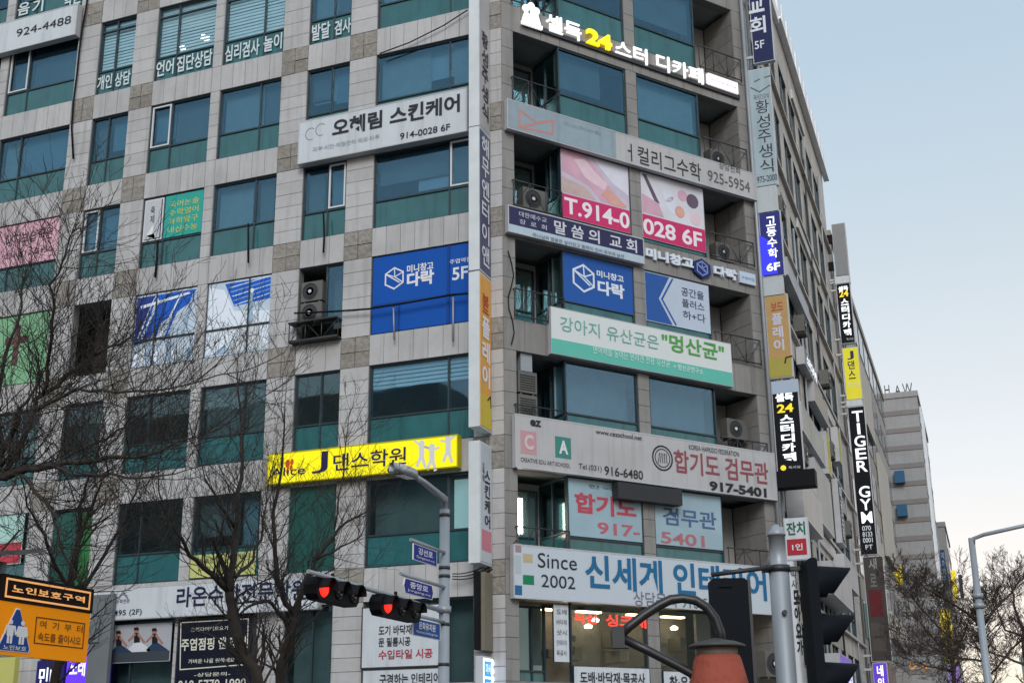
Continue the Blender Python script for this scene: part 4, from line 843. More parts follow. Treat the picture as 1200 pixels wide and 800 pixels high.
for i, (yy, zz, lab) in enumerate(((11.2, 20.3, 'highest air conditioner on the side facade'), (15.0, 17.0, 'air conditioner over the slate sign on the side facade'), (22.5, 17.0, 'air conditioner right of the slate sign, far along the side facade'), (12.2, 11.3, 'air conditioner just over the big pale end board'), (21.8, 13.6, 'air conditioner beside the small yellow wall board'), (26.5, 11.0, 'air conditioner near the TIGER GYM sign'))):
    ac(FC, yy, zz, .45, .85, .65, .4, lab)
for i, (yy, z0_, z1_) in enumerate(((10.9, 6, 26), (16.9, 4, 22), (22.9, 4, 28), (29, 3, 30))):
    cable([FC.p(yy+.1*math.sin(k*1.7+i), z0_+(z1_-z0_)*k/10, .12) for k in range(11)], .045, ('nearest', 'second', 'third', 'farthest')[i] + ' of four thin drain pipes running down the side facade', STEEL if i % 2 else DARKM, 'drain_pipe', 'pipe')
# cables and pipes on the facade
def sag(a, b, d, n=8): a, b = Vector(a), Vector(b); return [a.lerp(b, i/n) - Z*(4*d*(i/n)*(1-i/n)) for i in range(n+1)]
p = [FA.p(*FA.px(x, y, .1), .1) for x, y in ((105, -20), (101, 10), (97, 30), (93, 60), (90, 90), (86, 120), (84, 150), (86, 186))]
cable(p, .035, 'black cable wrapped in white tape hanging down the left of the facade')
cable([FA.p(*FA.px(x, y, .12), .12) for x, y in ((548, 12), (520, 30), (480, 50), (445, 63))], .02, 'thin cable sloping across the seventh-floor stone band')
cable([FA.p(*FA.px(x, y, .2), .2) for x, y in ((345, 367), (390, 365), (432, 362), (470, 356), (510, 349), (532, 345), (552, 344))], .03, 'bundled cable running across the blue window film')
cable([FA.p(*FA.px(x, y, .15), .15) for x, y in ((379, 250), (380, 275), (379, 296))], .03, 'short black drain pipe below the sixth-floor window', name='pipe', cat='pipe')
cable([FA.p(*FA.px(x, y, .15), .15) for x, y in ((461, 357), (462, 398))], .025, 'thin grey pipe below the bundled cable', STEEL, 'pipe', 'pipe')
cable([FA.p(*FA.px(x, y, .15), .15) for x, y in ((531, 346), (531, 400))], .03, 'grey pipe at the right of the blue window film', STEEL, 'pipe', 'pipe')
cable([FA.p(*FA.px(x, y, .12), .12) for x, y in ((185, 282), (184, 305), (182, 325))], .04, 'short black pipe below the teal poster', name='pipe', cat='pipe')
cable([FA.p(*FA.px(x, y, .15), .15) for x, y in ((291, 262), (291, 308))], .03, 'short black pipe below the sixth-floor curtain window', name='pipe', cat='pipe')
for k in range(3): cable(sag(FA.p(*FA.px(530, 672+3*k, .3), .3), FB.p(.3, 7.1-.12*k, .1), .25), .015, ('upper', 'middle', 'lower')[k] + ' of three thin cables sagging to the Since 2002 sign corner')
cable([FB.p(.22+.1*math.sin(i*1.3), 12.6+.35*i, .06) for i in range(9)], .018, 'loose thin cable running up the left pier of the chamfer')

# ------------------------------------------------------------------ buildings beyond
def farbuilding(x0, x1, y0, y1, h, wallm, lab, floors, pane, bays_side, bays_front=0, band=None, bh=.9, bn=1):
    r = thing('building', ((x0+x1)/2, (y0+y1)/2, 0), lab, 'building')
    m = MB(); m.slab([(x0, y0), (x1, y0), (x1, y1), (x0, y1)], 0, h); m.slab([(x0-.1, y0-.1), (x1+.1, y0-.1), (x1+.1, y1+.1), (x0-.1, y1+.1)], h, h+.5); m.build('wall', wallm, r)
    fc = Fr((x1, 0, 0), (0, 1, 0), (1, 0, 0)); ff = Fr((0, y0, 0), (1, 0, 0), (0, -1, 0)); fh = (h-3)/floors
    for n in range(floors):
        z = 3+n*fh
        for i in range(bays_side):
            w = (y1-y0)/bays_side; a = y0+i*w+w*.12; m = MB(); m.box(fc, a, a+w*.76, z+.9, z+fh-.35, .002, .03); o = m.build('window', FRAME, r)
            m = MB(); m.box(fc, a+.08, a+w*.38-.04, z+1, z+fh-.45, .031, .04); m.box(fc, a+w*.38+.04, a+w*.76-.08, z+1, z+fh-.45, .031, .04); m.build('pane', pane, o)
        if band:
            [MB().box(ff, x0, x1+.02, z+fh/bn*q_, z+fh/bn*q_+bh, -.02, .06).build('band', band, r) for q_ in range(bn)]
        for i in range(bays_front):
            w = (x1-x0)/bays_front; a = x0+i*w+w*.15; m = MB(); m.box(ff, a, a+w*.7, z+1.1, z+fh-.3, .002, .03); m.build('window', pane, r)
    return r
FARG = mat('far_glass', (.06, .085, .10), .1, var=.5, nscale=.4, island=.6)
r = farbuilding(-16, CX, 34.2, 69, 28.6, mat('far_stone', (.30, .28, .26), .7, dirt=.4, streak=.3), 'pale stone side building beyond the projecting signs, with greenish windows', 8, FARG, 10)
fc = FC; WPM = [solid('8aa39b'), solid('a8a49c'), solid('6f5f58')]
for y0, y1, z0, z1, k in ((38, 44, 17, 24, 0), (46, 52, 21, 25, 1), (40, 50, 11, 14, 1), (54, 62, 14, 21, 1), (36, 42, 6, 9, 0), (52, 66, 8.5, 10.2, 1), (45, 50, 4, 6.5, 2)): m = MB(); m.box(fc, y0, y1, z0, z1, .05, .25); m.build('wall_panel', WPM[k], r)
TANF = FY(78)
r = farbuilding(-14, 5.45, 78, 96, 31.2, mat('tan_wall', (.29, .29, .295), .75, streak=.25, dirt=.2), 'tall tan banded building with letters on its roof behind the street', 9, FARG, 4, band=mat('tan_band', (.19, .175, .17), .75, dirt=.2), bh=.42, bn=2)
for t in (1.0, 1.6, 2.2, 2.7): m = MB(); m.tube([(5.5, 78+t*3, 0), (5.5, 78+t*3, 31)], .12, sides=6); m.build('downpipe', WHITEM, r)
rl = thing('roof_letters', (4, 78.5, 31.7), 'dark roof letters standing on the tan banded building', 'roof letters')
letters(rl, solid('4d5258'), lambda m: [text(m, TANF, TANF.rect((x, y), (x2, y2), -.5), t, -.5, bold=.0, thick=.15, deep=True) for t, x, y, x2, y2 in (('H', 1036, 452, 1043, 462), ('A', 1048, 452, 1056, 462), ('W', 1057, 450, 1070, 462))])
m = MB(); [m.box(TANF, *TANF.rect((1036+dx, 462), (1037+dx, 467), -.5), -.55, -.45) for dx in (0, 6, 13, 19, 24, 32)]; m.build('letter_posts', DARKM, rl)
for (x, y), lab in (((1048, 553), 'upper blue window box on the tan building'), ((1051, 592), 'lower blue window box on the tan building')):
    m = MB(); m.box(TANF, *TANF.rect((x, y), (x+13, y+13), .1), .07, .6); m.build('window_box', solid('2c5878'), None, lab, 'window box')
r = farbuilding(-6, 6.0, 105, 120, 24.2, mat('grey_wall', (.22, .22, .23), .8), 'grey building with a dark vertical sign past the tan building', 7, FARG, 3)
def fsign(Y0, tl, br, m_, lab, t=None, tm=None, w=.4, name='blade_sign'):
    fr = FY(Y0); q = fr.rect(tl, br); r = thing(name, fr.p(q[0], q[2], 0), lab, 'projecting sign'); m = MB(); m.box(fr, *q, -w, 0); m.build('face_panel', m_, r)
    if t: letters(r, tm, lambda m: vtext(m, fr, (q[0]+(q[1]-q[0])*.2, q[1]-(q[1]-q[0])*.2, q[2]+.2, q[3]-.2), t, .004, bold=.02))
    return r
fsign(104, (1101, 644), (1111, 685), solid('2b3a4a'), 'dark far sign with blue letters at the edge of the grey building', '치과의원', solid('7fa4d8'))
YL = mat('far_yellow', srgb('e0c81e'), .5, emit=srgb('e0c81e'), ek=.5)
fsign(100, (1114, 668), (1123, 702), YL, 'upper bright yellow far sign above the right-hand tree')
fsign(102, (1122.5, 673), (1130, 700), solid('3a4048'), 'dark far sign slab right of the upper yellow sign')
fsign(60, (1100, 714), (1118, 755), YL, 'bright yellow far sign seen through bare branches', '약국', solid('b7a21a'))
fsign(60, (1105, 757), (1121, 776), solid('a9b43a'), 'yellow-green far sign below the bright yellow one in the branches')
fsign(60, (1110, 780), (1126, 800), mat('far_violet', srgb('8a70b8'), .5, emit=srgb('8a70b8'), ek=.3), 'pale violet far sign at the bottom among branches')
fsign(64, (1049, 664), (1058, 684), YL, 'small yellow and violet far sign at the edge of the pale side building')
for i, w_ in enumerate(('left', 'right')):
    MB().tube([at(1069+14*i, 780+i, 75)+Vector((.16*math.cos(t), 0, .16*math.sin(t))) for t in [k*.7 for k in range(10)]], .06, sides=5).build('neon_ring', lit('c98a3a', .45), None, w_+' of two small orange neon rings low behind the branches', 'neon sign')
r = farbuilding(14, 40, 150, 200, 16, mat('far_haze_wall', (.28, .29, .31), .8), 'low far building behind the right-hand trees', 4, FARG, 3, 5)

for x0, x1, y0, h, lab in ((-90, -40, -78, 38, 'apartment block across the road, mirrored in the lowest windows at the left'), (-36, -4, -84, 41, 'taller block across the road, mirrored in the windows of the wide facade'), (46, 86, -60, 27, 'office block across the side street, mirrored in the chamfer windows'), (60, 90, -14, 26, 'office block across the side street, mirrored in the right windows')):
    r = thing('building', ((x0+x1)/2, y0, 0), lab, 'building'); m = MB(); m.slab([(x0, y0-14), (x1, y0-14), (x1, y0), (x0, y0)], 0, h); m.build('wall', mat('opposite_wall', (.24, .235, .23), .8, dirt=.3), r)
    m = MB(); fo = Fr((0, y0, 0), (1, 0, 0), (0, 1, 0)); fo2 = Fr((x0, 0, 0), (0, 1, 0), (-1, 0, 0))
    for i in range(int(h/3.3)-1):
        for j in range(int((x1-x0)/3)): m.box(fo, x0+j*3+.5, x0+j*3+2.5, 3+i*3.3, 4.8+i*3.3, .01, .05)
        for j in range(4): m.box(fo2, y0-13+j*3.2, y0-11+j*3.2, 3+i*3.3, 4.8+i*3.3, .01, .05)
    o = m.build('window_rows', FARG, r, kind='stuff')

# ------------------------------------------------------------------ bare trees
def grow(mb, p, d, L, r, lvl, rnd, up=.25, minr=.0035):
    n = 5; pts = [p]; q = p.copy(); dd = d.copy()
    for i in range(n):
        dd = (dd + Vector((rnd.gauss(0, .16), rnd.gauss(0, .16), rnd.gauss(.05, .12)*1.0 + up*.12))).normalized(); q = q + dd*(L/n); pts.append(q.copy())
    r1 = max(minr, r*.45); mb.tube(pts, r, r1, sides=5 if r > .02 else 4 if r > .008 else 3, cap=False)
    if lvl <= 0: return
    k = rnd.randint(2, 4)
    for i in range(k):
        t = rnd.uniform(.25, 1); j = min(n-1, int(t*n)); pp = pts[j].lerp(pts[j+1], t*n-j)
        ax = Vector((rnd.gauss(0, 1), rnd.gauss(0, 1), rnd.gauss(.15, .6))); nd = (dd*.8 + ax.normalized()*rnd.uniform(.5, .9)).normalized()
        grow(mb, pp, nd, L*rnd.uniform(.45, .72), max(minr, (r+(r1-r)*t)*.62), lvl-1, rnd, up, minr)
BARKB = mat('brown_bark', (.060, .043, .036), .9, var=.3, nscale=10)
def tree(limbs, lab, seed, lvl=3, sprout=7, L0=1.3, trunk_n=1, up=.25, minr=.0035, den=1.0, thin=.72, bark=BARK):
    rnd = random.Random(seed); P = [[(at(x, y, D), rr*thin) for x, y, D, rr in l] for l in limbs]
    base = P[0][0][0]; root = thing('bare_tree', (base.x, base.y, min(base.z, 0.13)), lab, 'tree')
    tk = MB(); tw = MB(); foot = Vector((base.x, base.y, .0))
    for li, l in enumerate(P):
        pts = []; rad = []
        if li < trunk_n: pts.append(Vector((l[0][0].x, l[0][0].y, 0))); rad.append(l[0][1]*1.25)
        for (a, ra), (b, rb) in zip(l[:-1], l[1:]):
            for i in range(3):
                t = i/3; pts.append(a.lerp(b, t) + (Vector((rnd.gauss(0, 1), rnd.gauss(0, 1), rnd.gauss(0, 1)))*.02 if i else Vector())); rad.append(ra+(rb-ra)*t)
        pts.append(l[-1][0]); rad.append(l[-1][1])
        tk.tube(pts, 0, rad=[q_*rnd.uniform(.93, 1.07) for q_ in rad], sides=9 if rad[0] > .05 else 6)
        # sprouts along the limb
        st = 2 if li < trunk_n else 0
        tot = max(2, int(sprout*den*(len(pts)-st)/6))
        for k in range(tot):
            j = rnd.randint(st, len(pts)-2); t = rnd.random(); p = pts[j].lerp(pts[j+1], t); d = (pts[j+1]-pts[j]).normalized()
            ax = Vector((rnd.gauss(0, 1), rnd.gauss(0, 1), rnd.gauss(.3, .7))).normalized()
            grow(tw, p, (d*.7+ax*.8).normalized(), L0*rnd.uniform(.5, 1.2), max(.007, rad[j]*.26), lvl-1, rnd, up, minr)
        grow(tw, pts[-1], (pts[-1]-pts[-2]).normalized(), L0, max(.007, rad[-1]*.8), lvl, rnd, up, minr)
    tk.build('trunk', bark, root); tw.build('crown', bark, root)
D = 19
tree([[(312, 830, D, .13), (302, 795, D, .125), (284, 762, D, .12), (272, 720, D+.1, .11), (269, 692, D+.1, .10)],
      [(269, 692, D+.1, .075), (248, 672, D-.2, .055), (222, 651, D-.5, .045), (205, 620, D-.8, .032), (190, 590, D-1, .02)],
      [(269, 692, D+.1, .085), (274, 655, D+.2, .07), (276, 620, D+.3, .06), (283, 560, D+.4, .045), (283, 500, D+.5, .03), (278, 440, D+.6, .014)],
      [(276, 676, D+.1, .05), (297, 655, D+.6, .035), (308, 620, D+.8, .028), (312, 590, D+1, .02)],
      [(276, 620, D+.3, .035), (255, 590, D, .026), (240, 560, D-.2, .018)]],
     'bare street tree with a thick trunk leaning left behind the dark fitness board', 5, sprout=13, L0=.95, minr=.0026)
D = 20.5
tree([[(322, 830, D, .12), (328, 785, D, .115), (342, 738, D, .11), (345, 722, D, .10)],
      [(345, 722, D, .07), (332, 700, D-.2, .065), (324, 670, D-.3, .058), (322, 640, D-.4, .05), (320, 600, D-.4, .04), (332, 520, D-.3, .024), (334, 470, D-.3, .012)],
      [(345, 722, D, .065), (356, 690, D+.3, .052), (366, 665, D+.5, .046), (385, 635, D+.7, .036), (405, 612, D+.9, .03), (432, 598, D+1, .016)],
      [(340, 735, D, .05), (318, 706, D-.4, .04), (302, 706, D-.9, .035), (280, 720, D-1.3, .02)],
      [(372, 655, D+.5, .028), (400, 640, D+.2, .02), (424, 625, D, .012)],
      [(392, 620, D+.8, .024), (402, 560, D+.9, .018), (408, 500, D+1, .01)]],
     'bare street tree with a forked trunk beside the traffic light arm', 9, sprout=12, L0=.9, minr=.0026)
D = 15
tree([[(-70, 830, D, .16), (-62, 720, D, .15), (-45, 620, D, .13), (-20, 560, D, .11)],
      [(-20, 560, D, .09), (20, 552, D-.3, .07), (60, 545, D-.6, .05), (110, 540, D-.9, .04), (160, 536, D-1.1, .026), (230, 512, D-1.4, .012)],
      [(10, 553, D-.2, .06), (25, 520, D, .05), (38, 485, D+.1, .045), (50, 462, D+.2, .042), (90, 432, D+.4, .034), (120, 410, D+.5, .026), (150, 396, D+.6, .012)],
      [(50, 462, D+.2, .036), (55, 430, D, .03), (61, 395, D-.2, .026), (62, 345, D-.4, .022), (72, 310, D-.5, .016), (88, 262, D-.6, .008)],
      [(40, 480, D+.1, .035), (90, 455, D-.4, .027), (135, 460, D-.8, .02), (200, 455, D-1, .014), (285, 435, D-1.2, .007)],
      [(60, 545, D-.6, .036), (100, 556, D-1.2, .028), (150, 560, D-1.5, .02), (205, 555, D-1.8, .01)],
      [(-20, 560, D, .06), (-8, 500, D+.6, .045), (2, 440, D+.9, .034), (20, 380, D+1, .024), (30, 320, D+1.1, .012)],
      [(20, 552, D-.3, .035), (55, 590, D-.8, .028), (68, 620, D-1, .02), (75, 650, D-1.2, .012)],
      [(60, 545, D-.6, .03), (110, 520, D, .024), (150, 500, D+.4, .016), (190, 470, D+.6, .008)]],
     'large bare tree reaching in from the left edge with fanning limbs', 21, sprout=17, L0=1.0, minr=.0026)
D = 16
tree([[(60, 840, D, .09), (72, 760, D, .08), (82, 700, D, .07), (90, 640, D+.2, .055)],
      [(90, 640, D+.2, .045), (95, 610, D+.3, .035), (100, 570, D+.4, .024), (118, 520, D+.5, .012)],
      [(84, 690, D, .04), (60, 650, D-.4, .03), (45, 615, D-.7, .024), (30, 580, D-1, .014)],
      [(78, 725, D, .045), (110, 670, D+.5, .035), (140, 620, D+.8, .026), (158, 580, D+1, .014)]],
     'slim bare tree standing behind the orange warning sign', 33, sprout=12, L0=.9, minr=.0026)
D = 42
tree([[(1168, 850, D, .16), (1160, 800, D, .15), (1152, 760, D, .13), (1150, 735, D, .11)],
      [(1150, 735, D, .08), (1130, 715, D-.5, .06), (1105, 700, D-1, .045), (1085, 690, D-1.5, .03), (1068, 672, D-2, .015)],
      [(1150, 735, D, .08), (1165, 715, D+.5, .06), (1180, 700, D+1, .05), (1195, 680, D+1.5, .03)],
      [(1130, 760, D, .06), (1100, 735, D-1, .045), (1078, 712, D-1.5, .03), (1062, 690, D-2, .015)],
      [(1155, 775, D, .06), (1120, 770, D-1, .045), (1090, 762, D-2, .03), (1068, 750, D-3, .015)],
      [(1160, 790, D, .06), (1185, 760, D+1, .05), (1205, 745, D+1.5, .03)]],
     'dense bare tree low at the right in front of the far signs', 41, bark=BARKB, lvl=4, sprout=22, L0=1.0, minr=.006, up=.05)
D = 48
tree([[(1120, 850, D, .13), (1118, 800, D, .12), (1116, 775, D, .10)], [(1116, 775, D, .08), (1096, 750, D-1, .05), (1078, 728, D-2, .03)], [(1116, 775, D, .08), (1128, 745, D+1, .05), (1140, 715, D+2, .03)], [(1118, 785, D, .07), (1085, 780, D-1.5, .04), (1066, 772, D-2, .02)], [(1117, 780, D, .07), (1112, 735, D+1, .04), (1106, 712, D+1, .02)]],
     'low brown bare tree between the far street signs and the lamp', 63, bark=BARKB, lvl=4, sprout=22, L0=1.0, minr=.006, up=.05)
D = 50
tree([[(1215, 860, D, .2), (1205, 790, D, .18), (1200, 740, D, .14)], [(1200, 740, D, .1), (1190, 715, D, .07), (1186, 690, D, .045), (1178, 668, D, .02)], [(1200, 745, D, .09), (1178, 738, D, .06), (1168, 712, D, .04), (1164, 682, D, .02)], [(1204, 780, D, .08), (1180, 770, D, .06), (1150, 760, D, .03)]],
     'bare brown tree at the right edge, behind the street lamp', 55, bark=BARKB, lvl=4, sprout=10, L0=.8, minr=.005, up=.05)

# ------------------------------------------------------------------ street furniture
# lamp post with traffic light arm and street name plates
P0 = at(520.5, 716, 24); PX_ = P0.x; PYY = P0.y
post = thing('lamp_post', (PX_, PYY, .13), 'tall grey steel lamp post carrying the traffic light arm in front of the corner', 'lamp post')
m = MB(); m.lathe((PX_, PYY, .13), [(.17, 0), (.17, .3), (.115, .35), (.10, 6.2)], 16); m.build('pole', STEEL, post)
top = Vector((PX_, PYY, 6.3)); tip = at(486, 558, 22.6); mid = at(508, 574, 23.4)
m = MB(); m.tube([top, top+Z*.25, mid, at(497, 565, 23), tip], .075, .055, sides=10); m.build('curved_arm', STEEL, post)
hd = MB(); a = tip; dirn = (at(455, 547, 21.5)-tip); dirn = dirn.normalized(); sd = dirn.cross(Z).normalized()
prof = [(0, .07), (.2, .15), (.55, .19), (.9, .16), (1.05, .05)]
vs = []; fs = []
for (t, w) in prof:
    c = a+dirn*t
    vs += [c-sd*w+Z*.0, c-sd*w*.7+Z*.10, c+sd*w*.7+Z*.10, c+sd*w, c+sd*w*.8-Z*.05, c-sd*w*.8-Z*.05]
for i in range(len(prof)-1):
    for j in range(6): fs.append((i*6+j, i*6+(j+1) % 6, i*6+6+(j+1) % 6, i*6+6+j))
fs += [tuple(range(6)), tuple(range(len(vs)-1, len(vs)-7, -1))]
hd.add(vs, fs, 0, True); lh = hd.build('lamp_head', mat('lamp_head', (.42, .45, .46), .4), post)
gl = MB(); c = a+dirn*.45-Z*.052; gl.add([c+dirn*x+sd*y-Z*.03*(1-abs(x)) for x, y in ((-.3, -.08), (.28, -.09), (.28, .09), (-.3, .09))]+[c+dirn*x+sd*y for x, y in ((-.3, -.1), (.28, -.1), (.28, .1), (-.3, .1))], [(0, 1, 2, 3), (0, 4, 5, 1), (1, 5, 6, 2), (2, 6, 7, 3), (3, 7, 4, 0)]); gl.build('lens', mat('lamp_lens', (.25, .26, .26), .2), lh)
armz = P0.z
fT = FX(PX_); armend = at(361, 669, 18.7)
m = MB(); m.tube([Vector((PX_, PYY, armz)), armend], .045, .034, sides=10); m.tube([Vector((PX_, PYY, armz-.02)), Vector((PX_, PYY, armz+.0))+Vector((0, .0, .1))], .14, sides=12); m.build('signal_arm', STEEL, post)
for z in (armz-.25, armz+.85, armz+1.9, 5.0, 3.3, 2.9): MB().tube([(PX_, PYY, z-.03), (PX_, PYY, z+.03)], .115, sides=14).build('clamp', DARKM, post)
# traffic light heads hanging from the arm
def thead(x0, x1, y0, lab, arrow):
    xm = (PX_+armend.x)/2+.12; fr = FX(xm)
    ya = fr.px(x0, y0)[0]; yb = fr.px(x1, y0+12)[0]; L_ = yb-ya; zt = fr.px(x0, y0)[1]; zb = zt-.36
    r = thing('traffic_light', fr.p((ya+yb)/2, zb, 0), lab, 'traffic light', 'traffic lights on the arm')
    m = MB(); n = 10; rr = .2
    pr_ = [(ya+.12, zb), (yb-.12, zb), (yb-.03, zb+.08), (yb, zb+.22), (yb-.03, zt-.08), (yb-.12, zt), (ya+.12, zt), (ya+.03, zt-.08), (ya, zb+.22), (ya+.03, zb+.08)]
    m.prism(fr, pr_, -.22, 0); m.tube([fr.p((ya+yb)/2, zt, -.12), fr.p((ya+yb)/2, zt+.12, -.12)], .03); m.build('housing', BLACK, r)
    for i in range(3):
        u = ya+L_*(i+.5)/3; z = (zb+zt)/2; R_ = .142
        v = MB(); ang = [math.radians(-5+190*k/12) for k in range(13)]
        vs = [fr.p(u+(R_+.02)*math.cos(t), z+(R_+.02)*math.sin(t), o) for o in (.002, .17) for t in ang] + [fr.p(u+R_*math.cos(t), z+R_*math.sin(t), o) for o in (.002, .17) for t in ang]
        fs = [(k, k+1, k+14, k+13) for k in range(12)] + [(26+k+1, 26+k, 26+k+13, 26+k+14) for k in range(12)] + [(13+k, 14+k, 40+k, 39+k) for k in range(12)]
        v.add(vs, fs, 0, True); v.build('visor', BLACK, r)
        MB().lathe(fr.p(u, z, .0), [(R_*.97, .001), (R_*.8, .03), (R_*.4, .05)], 20, axis=fr.N).build('lens', lit('ff2418', 2.2) if i == 0 else mat('dark_lens', (.015, .02, .018), .15), r)
thead(371, 422, 673, 'traffic light with lit red lens at the outer end of the arm', 1)
thead(446, 494, 694, 'traffic light with lit red lens nearer the lamp post', 0)
# street name plates
def plate(tl, br, col, t1, t2, lab, arrow=False):
    fr = FX(PX_+.13); q = fr.rect(tl, br); r = thing('street_sign', fr.p(q[0], q[2], 0), lab, 'street sign')
    u0, u1, z0, z1 = q; h = z1-z0
    pts = [(u0, z0), (u1, z0), (u1, z1), (u0, z1)] if not arrow else [(u0+.06, z0), (u1-.06, z0), (u1, (z0+z1)/2), (u1-.06, z1), (u0+.06, z1), (u0, (z0+z1)/2)]
    MB().prism(fr, pts, -.02, 0).build('rim', WHITE, r)
    cx, cz = (u0+u1)/2, (z0+z1)/2
    MB().prism(fr, [(cx+(u-cx)*.955, cz+(z-cz)*.93) for u, z in pts], -.001, .003).build('face_panel', solid(col), r)
    letters(r, WHITE, lambda m: (text(m, fr, (u0+(u1-u0)*.2, u1-(u1-u0)*.2, z0+h*.42, z1-h*.15), t1, .004, bold=.02, thick=.003), text(m, fr, (u0+(u1-u0)*.12, u1-(u1-u0)*.12, z0+h*.14, z0+h*.34), t2, .004, bold=.0, thick=.003)))
    m = MB(); m.tube([fr.p(u0, z1+.07, -.06), fr.p(PYY, z1+.07, -.1)], .035, sides=8); m.build('bracket', STEEL, r)
plate((484.5, 636), (512, 664), '1a2a86', '강선로', 'Gangseon-ro', 'small blue street plate, highest on the lamp post')
plate((473, 676), (508, 703), '1a2a86', '중앙로', 'Jungang-ro', 'blue street plate with pointed ends, middle one on the lamp post', True)
plate((484, 723), (516, 750), '1c4c94', '문화유치원', 'Munhwa kindergarten', 'lighter blue direction plate, lowest on the lamp post')
# orange senior zone sign
fO = FX(-1.35); U0, U1, Z0, Z1 = fO.rect((2, 671), (101, 776))
zs = fO.px(2, 703)[1]
r = thing('warning_sign', fO.p((U0+U1)/2, 0, 0), 'orange and black Korean senior zone sign with a blue triangle at the lower left', 'road sign')
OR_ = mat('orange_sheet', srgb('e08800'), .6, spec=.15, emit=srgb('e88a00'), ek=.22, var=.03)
MB().box(fO, U0, U1, Z0, zs, -.05, 0).build('orange_panel', OR_, r)
MB().box(fO, U0+.02, U1+.02, zs+.004, Z1, -.06, .01).build('black_panel', mat('led_black', (.010, .006, .005), .7, spec=.15), r)
m = MB(); zz0, zz1 = zs+.05, Z1-.05; m.stroke(fO, [(U0+.08, zz0), (U1-.05, zz0), (U1-.05, zz1), (U0+.08, zz1)], .022, .015, 0, True)
[text(m, fO, (U0+.15+(U1-U0-.28)*(i+.04)/6, U0+.15+(U1-U0-.28)*(i+.9)/6, zz0+.06, zz1-.06), c_, .013, bold=.03) for i, c_ in enumerate('노인보호구역')]
m.build('orange_lettering', mat('orange_letters', srgb('f0a860'), .5, emit=srgb('f0a860'), ek=.5), r)
w = U1-U0; h = zs-Z0; t0 = (U0+w*.03, Z0+h*.1); tri = [(U0+w*.04, Z0+h*.07), (U0+w*.35, Z0+h*.07), (U0+w*.36, Z0+h*.14), (U0+w*.215, Z0+h*.9), (U0+w*.18, Z0+h*.9), (U0+w*.03, Z0+h*.14)]
MB().prism(fO, tri, .001, .008).build('white_triangle', WHITE, r)
cx, cz = sum(p[0] for p in tri)/6, sum(p[1] for p in tri)/6
MB().prism(fO, [(cx+(u-cx)*.92, cz+(z-cz)*.94) for u, z in tri], .009, .013).build('blue_triangle', solid('17408a'), r)
m = MB()
for dx, skirt in ((.135, 0), (.255, 1)):
    u = U0+w*dx; m.poly(fO, circle((u, Z0+h*.62), h*.045, 12), .019)
    m.poly(fO, [(u-w*.035, Z0+h*.56), (u+w*.035, Z0+h*.56), (u+w*(.05 if skirt else .03), Z0+h*.36), (u-w*(.05 if skirt else .03), Z0+h*.36)], .019)
    for e in (-1, 1): m.stroke(fO, [(u+e*w*.015, Z0+h*.36), (u+e*w*.015, Z0+h*.24)], w*.02, .019)
    m.stroke(fO, [(u-w*.04, Z0+h*.54), (u-w*.055, Z0+h*.4)], w*.014, .0195); m.stroke(fO, [(u+w*.04, Z0+h*.54), (u+w*.055, Z0+h*.4)], w*.014, .0195)
text(m, fO, (U0+w*.08, U0+w*.315, Z0+h*.1, Z0+h*.19), '노인보호', .014, bold=.01, thick=.003)
m.build('white_pictogram', WHITE, r)
m = MB(); m.stroke(fO, [(U0+w*.40, Z0+h*.28), (U1-w*.06, Z0+h*.28), (U1-w*.06, Z0+h*.78), (U0+w*.40, Z0+h*.78)], .012, .005, 0, True)
text(m, fO, (U0+w*.44, U1-w*.08, Z0+h*.58, Z0+h*.73), '여  기  부  터', .003, bold=.005, thick=.004); text(m, fO, (U0+w*.43, U1-w*.09, Z0+h*.33, Z0+h*.50), '속도를 줄이시오', .003, bold=.01, thick=.004)
m.build('dark_lettering', solid('4a2c0a'), r)
m = MB(); m.tube([fO.p(U0+.15, 0, -.15), fO.p(U0+.15, Z1+.15, -.15)], .05, sides=12); m.build('pole', STEEL, r)
m = MB(); uc = U0+.4; m.prism(fO, [(U0-.5, Z1+.10), (U0+.55, Z1+.30), (U0+.55, Z1+.35), (U0-.5, Z1+.15)], -.6, .05); m.build('solar_panel', mat('solar', (.06, .075, .09), .2), r)
m = MB(); m.box(fO, U0-.28, U0-.03, Z1-.38, Z1-.02, -.12, -.03); m.build('control_box', solid('1d4f55'), r)
# lamps of the small shops behind the orange sign
for tl, br, mm, t, lab in (((44, 774), (71, 830), solid('241f66'), '민다', 'dark violet shop banner with white letters under the orange sign'), ((80, 762), (100, 830), lit('5a2fd0', .8), '노래', 'glowing violet shop sign with white letters right of the dark banner')):
    fr = Fr((0, -.4, 0), (1, 0, 0), (0, -1, 0)); q = fr.rect(tl, br); r = thing('shop_banner', fr.p(q[0], q[2], 0), lab, 'banner'); MB().box(fr, *q, -.1, 0).build('sheet', mm, r)
    letters(r, PWL, lambda m: text(m, fr, (q[0]+.12, q[1]-.12, q[3]-.75, q[3]-.2), t, .002, bold=.02))
MB().box(FA, *FA.rect((-2, 770), (10, 850), .2), 0, .2).build('shop_board', solid('b9b86a'), None, 'pale yellow upright board at the lower left edge', 'sign board')
m = MB(); fr = Fr((0, -.5, 0), (1, 0, 0), (0, -1, 0)); m.box(fr, *fr.rect((109, 697), (121, 840)), -.15, 0); m.box(fr, *fr.rect((101, 730), (116, 752)), -.1, .06); m.build('duct_riser', mat('riser', (.14, .16, .17), .6, dirt=.3), None, 'grey metal riser right of the orange warning sign', 'duct')

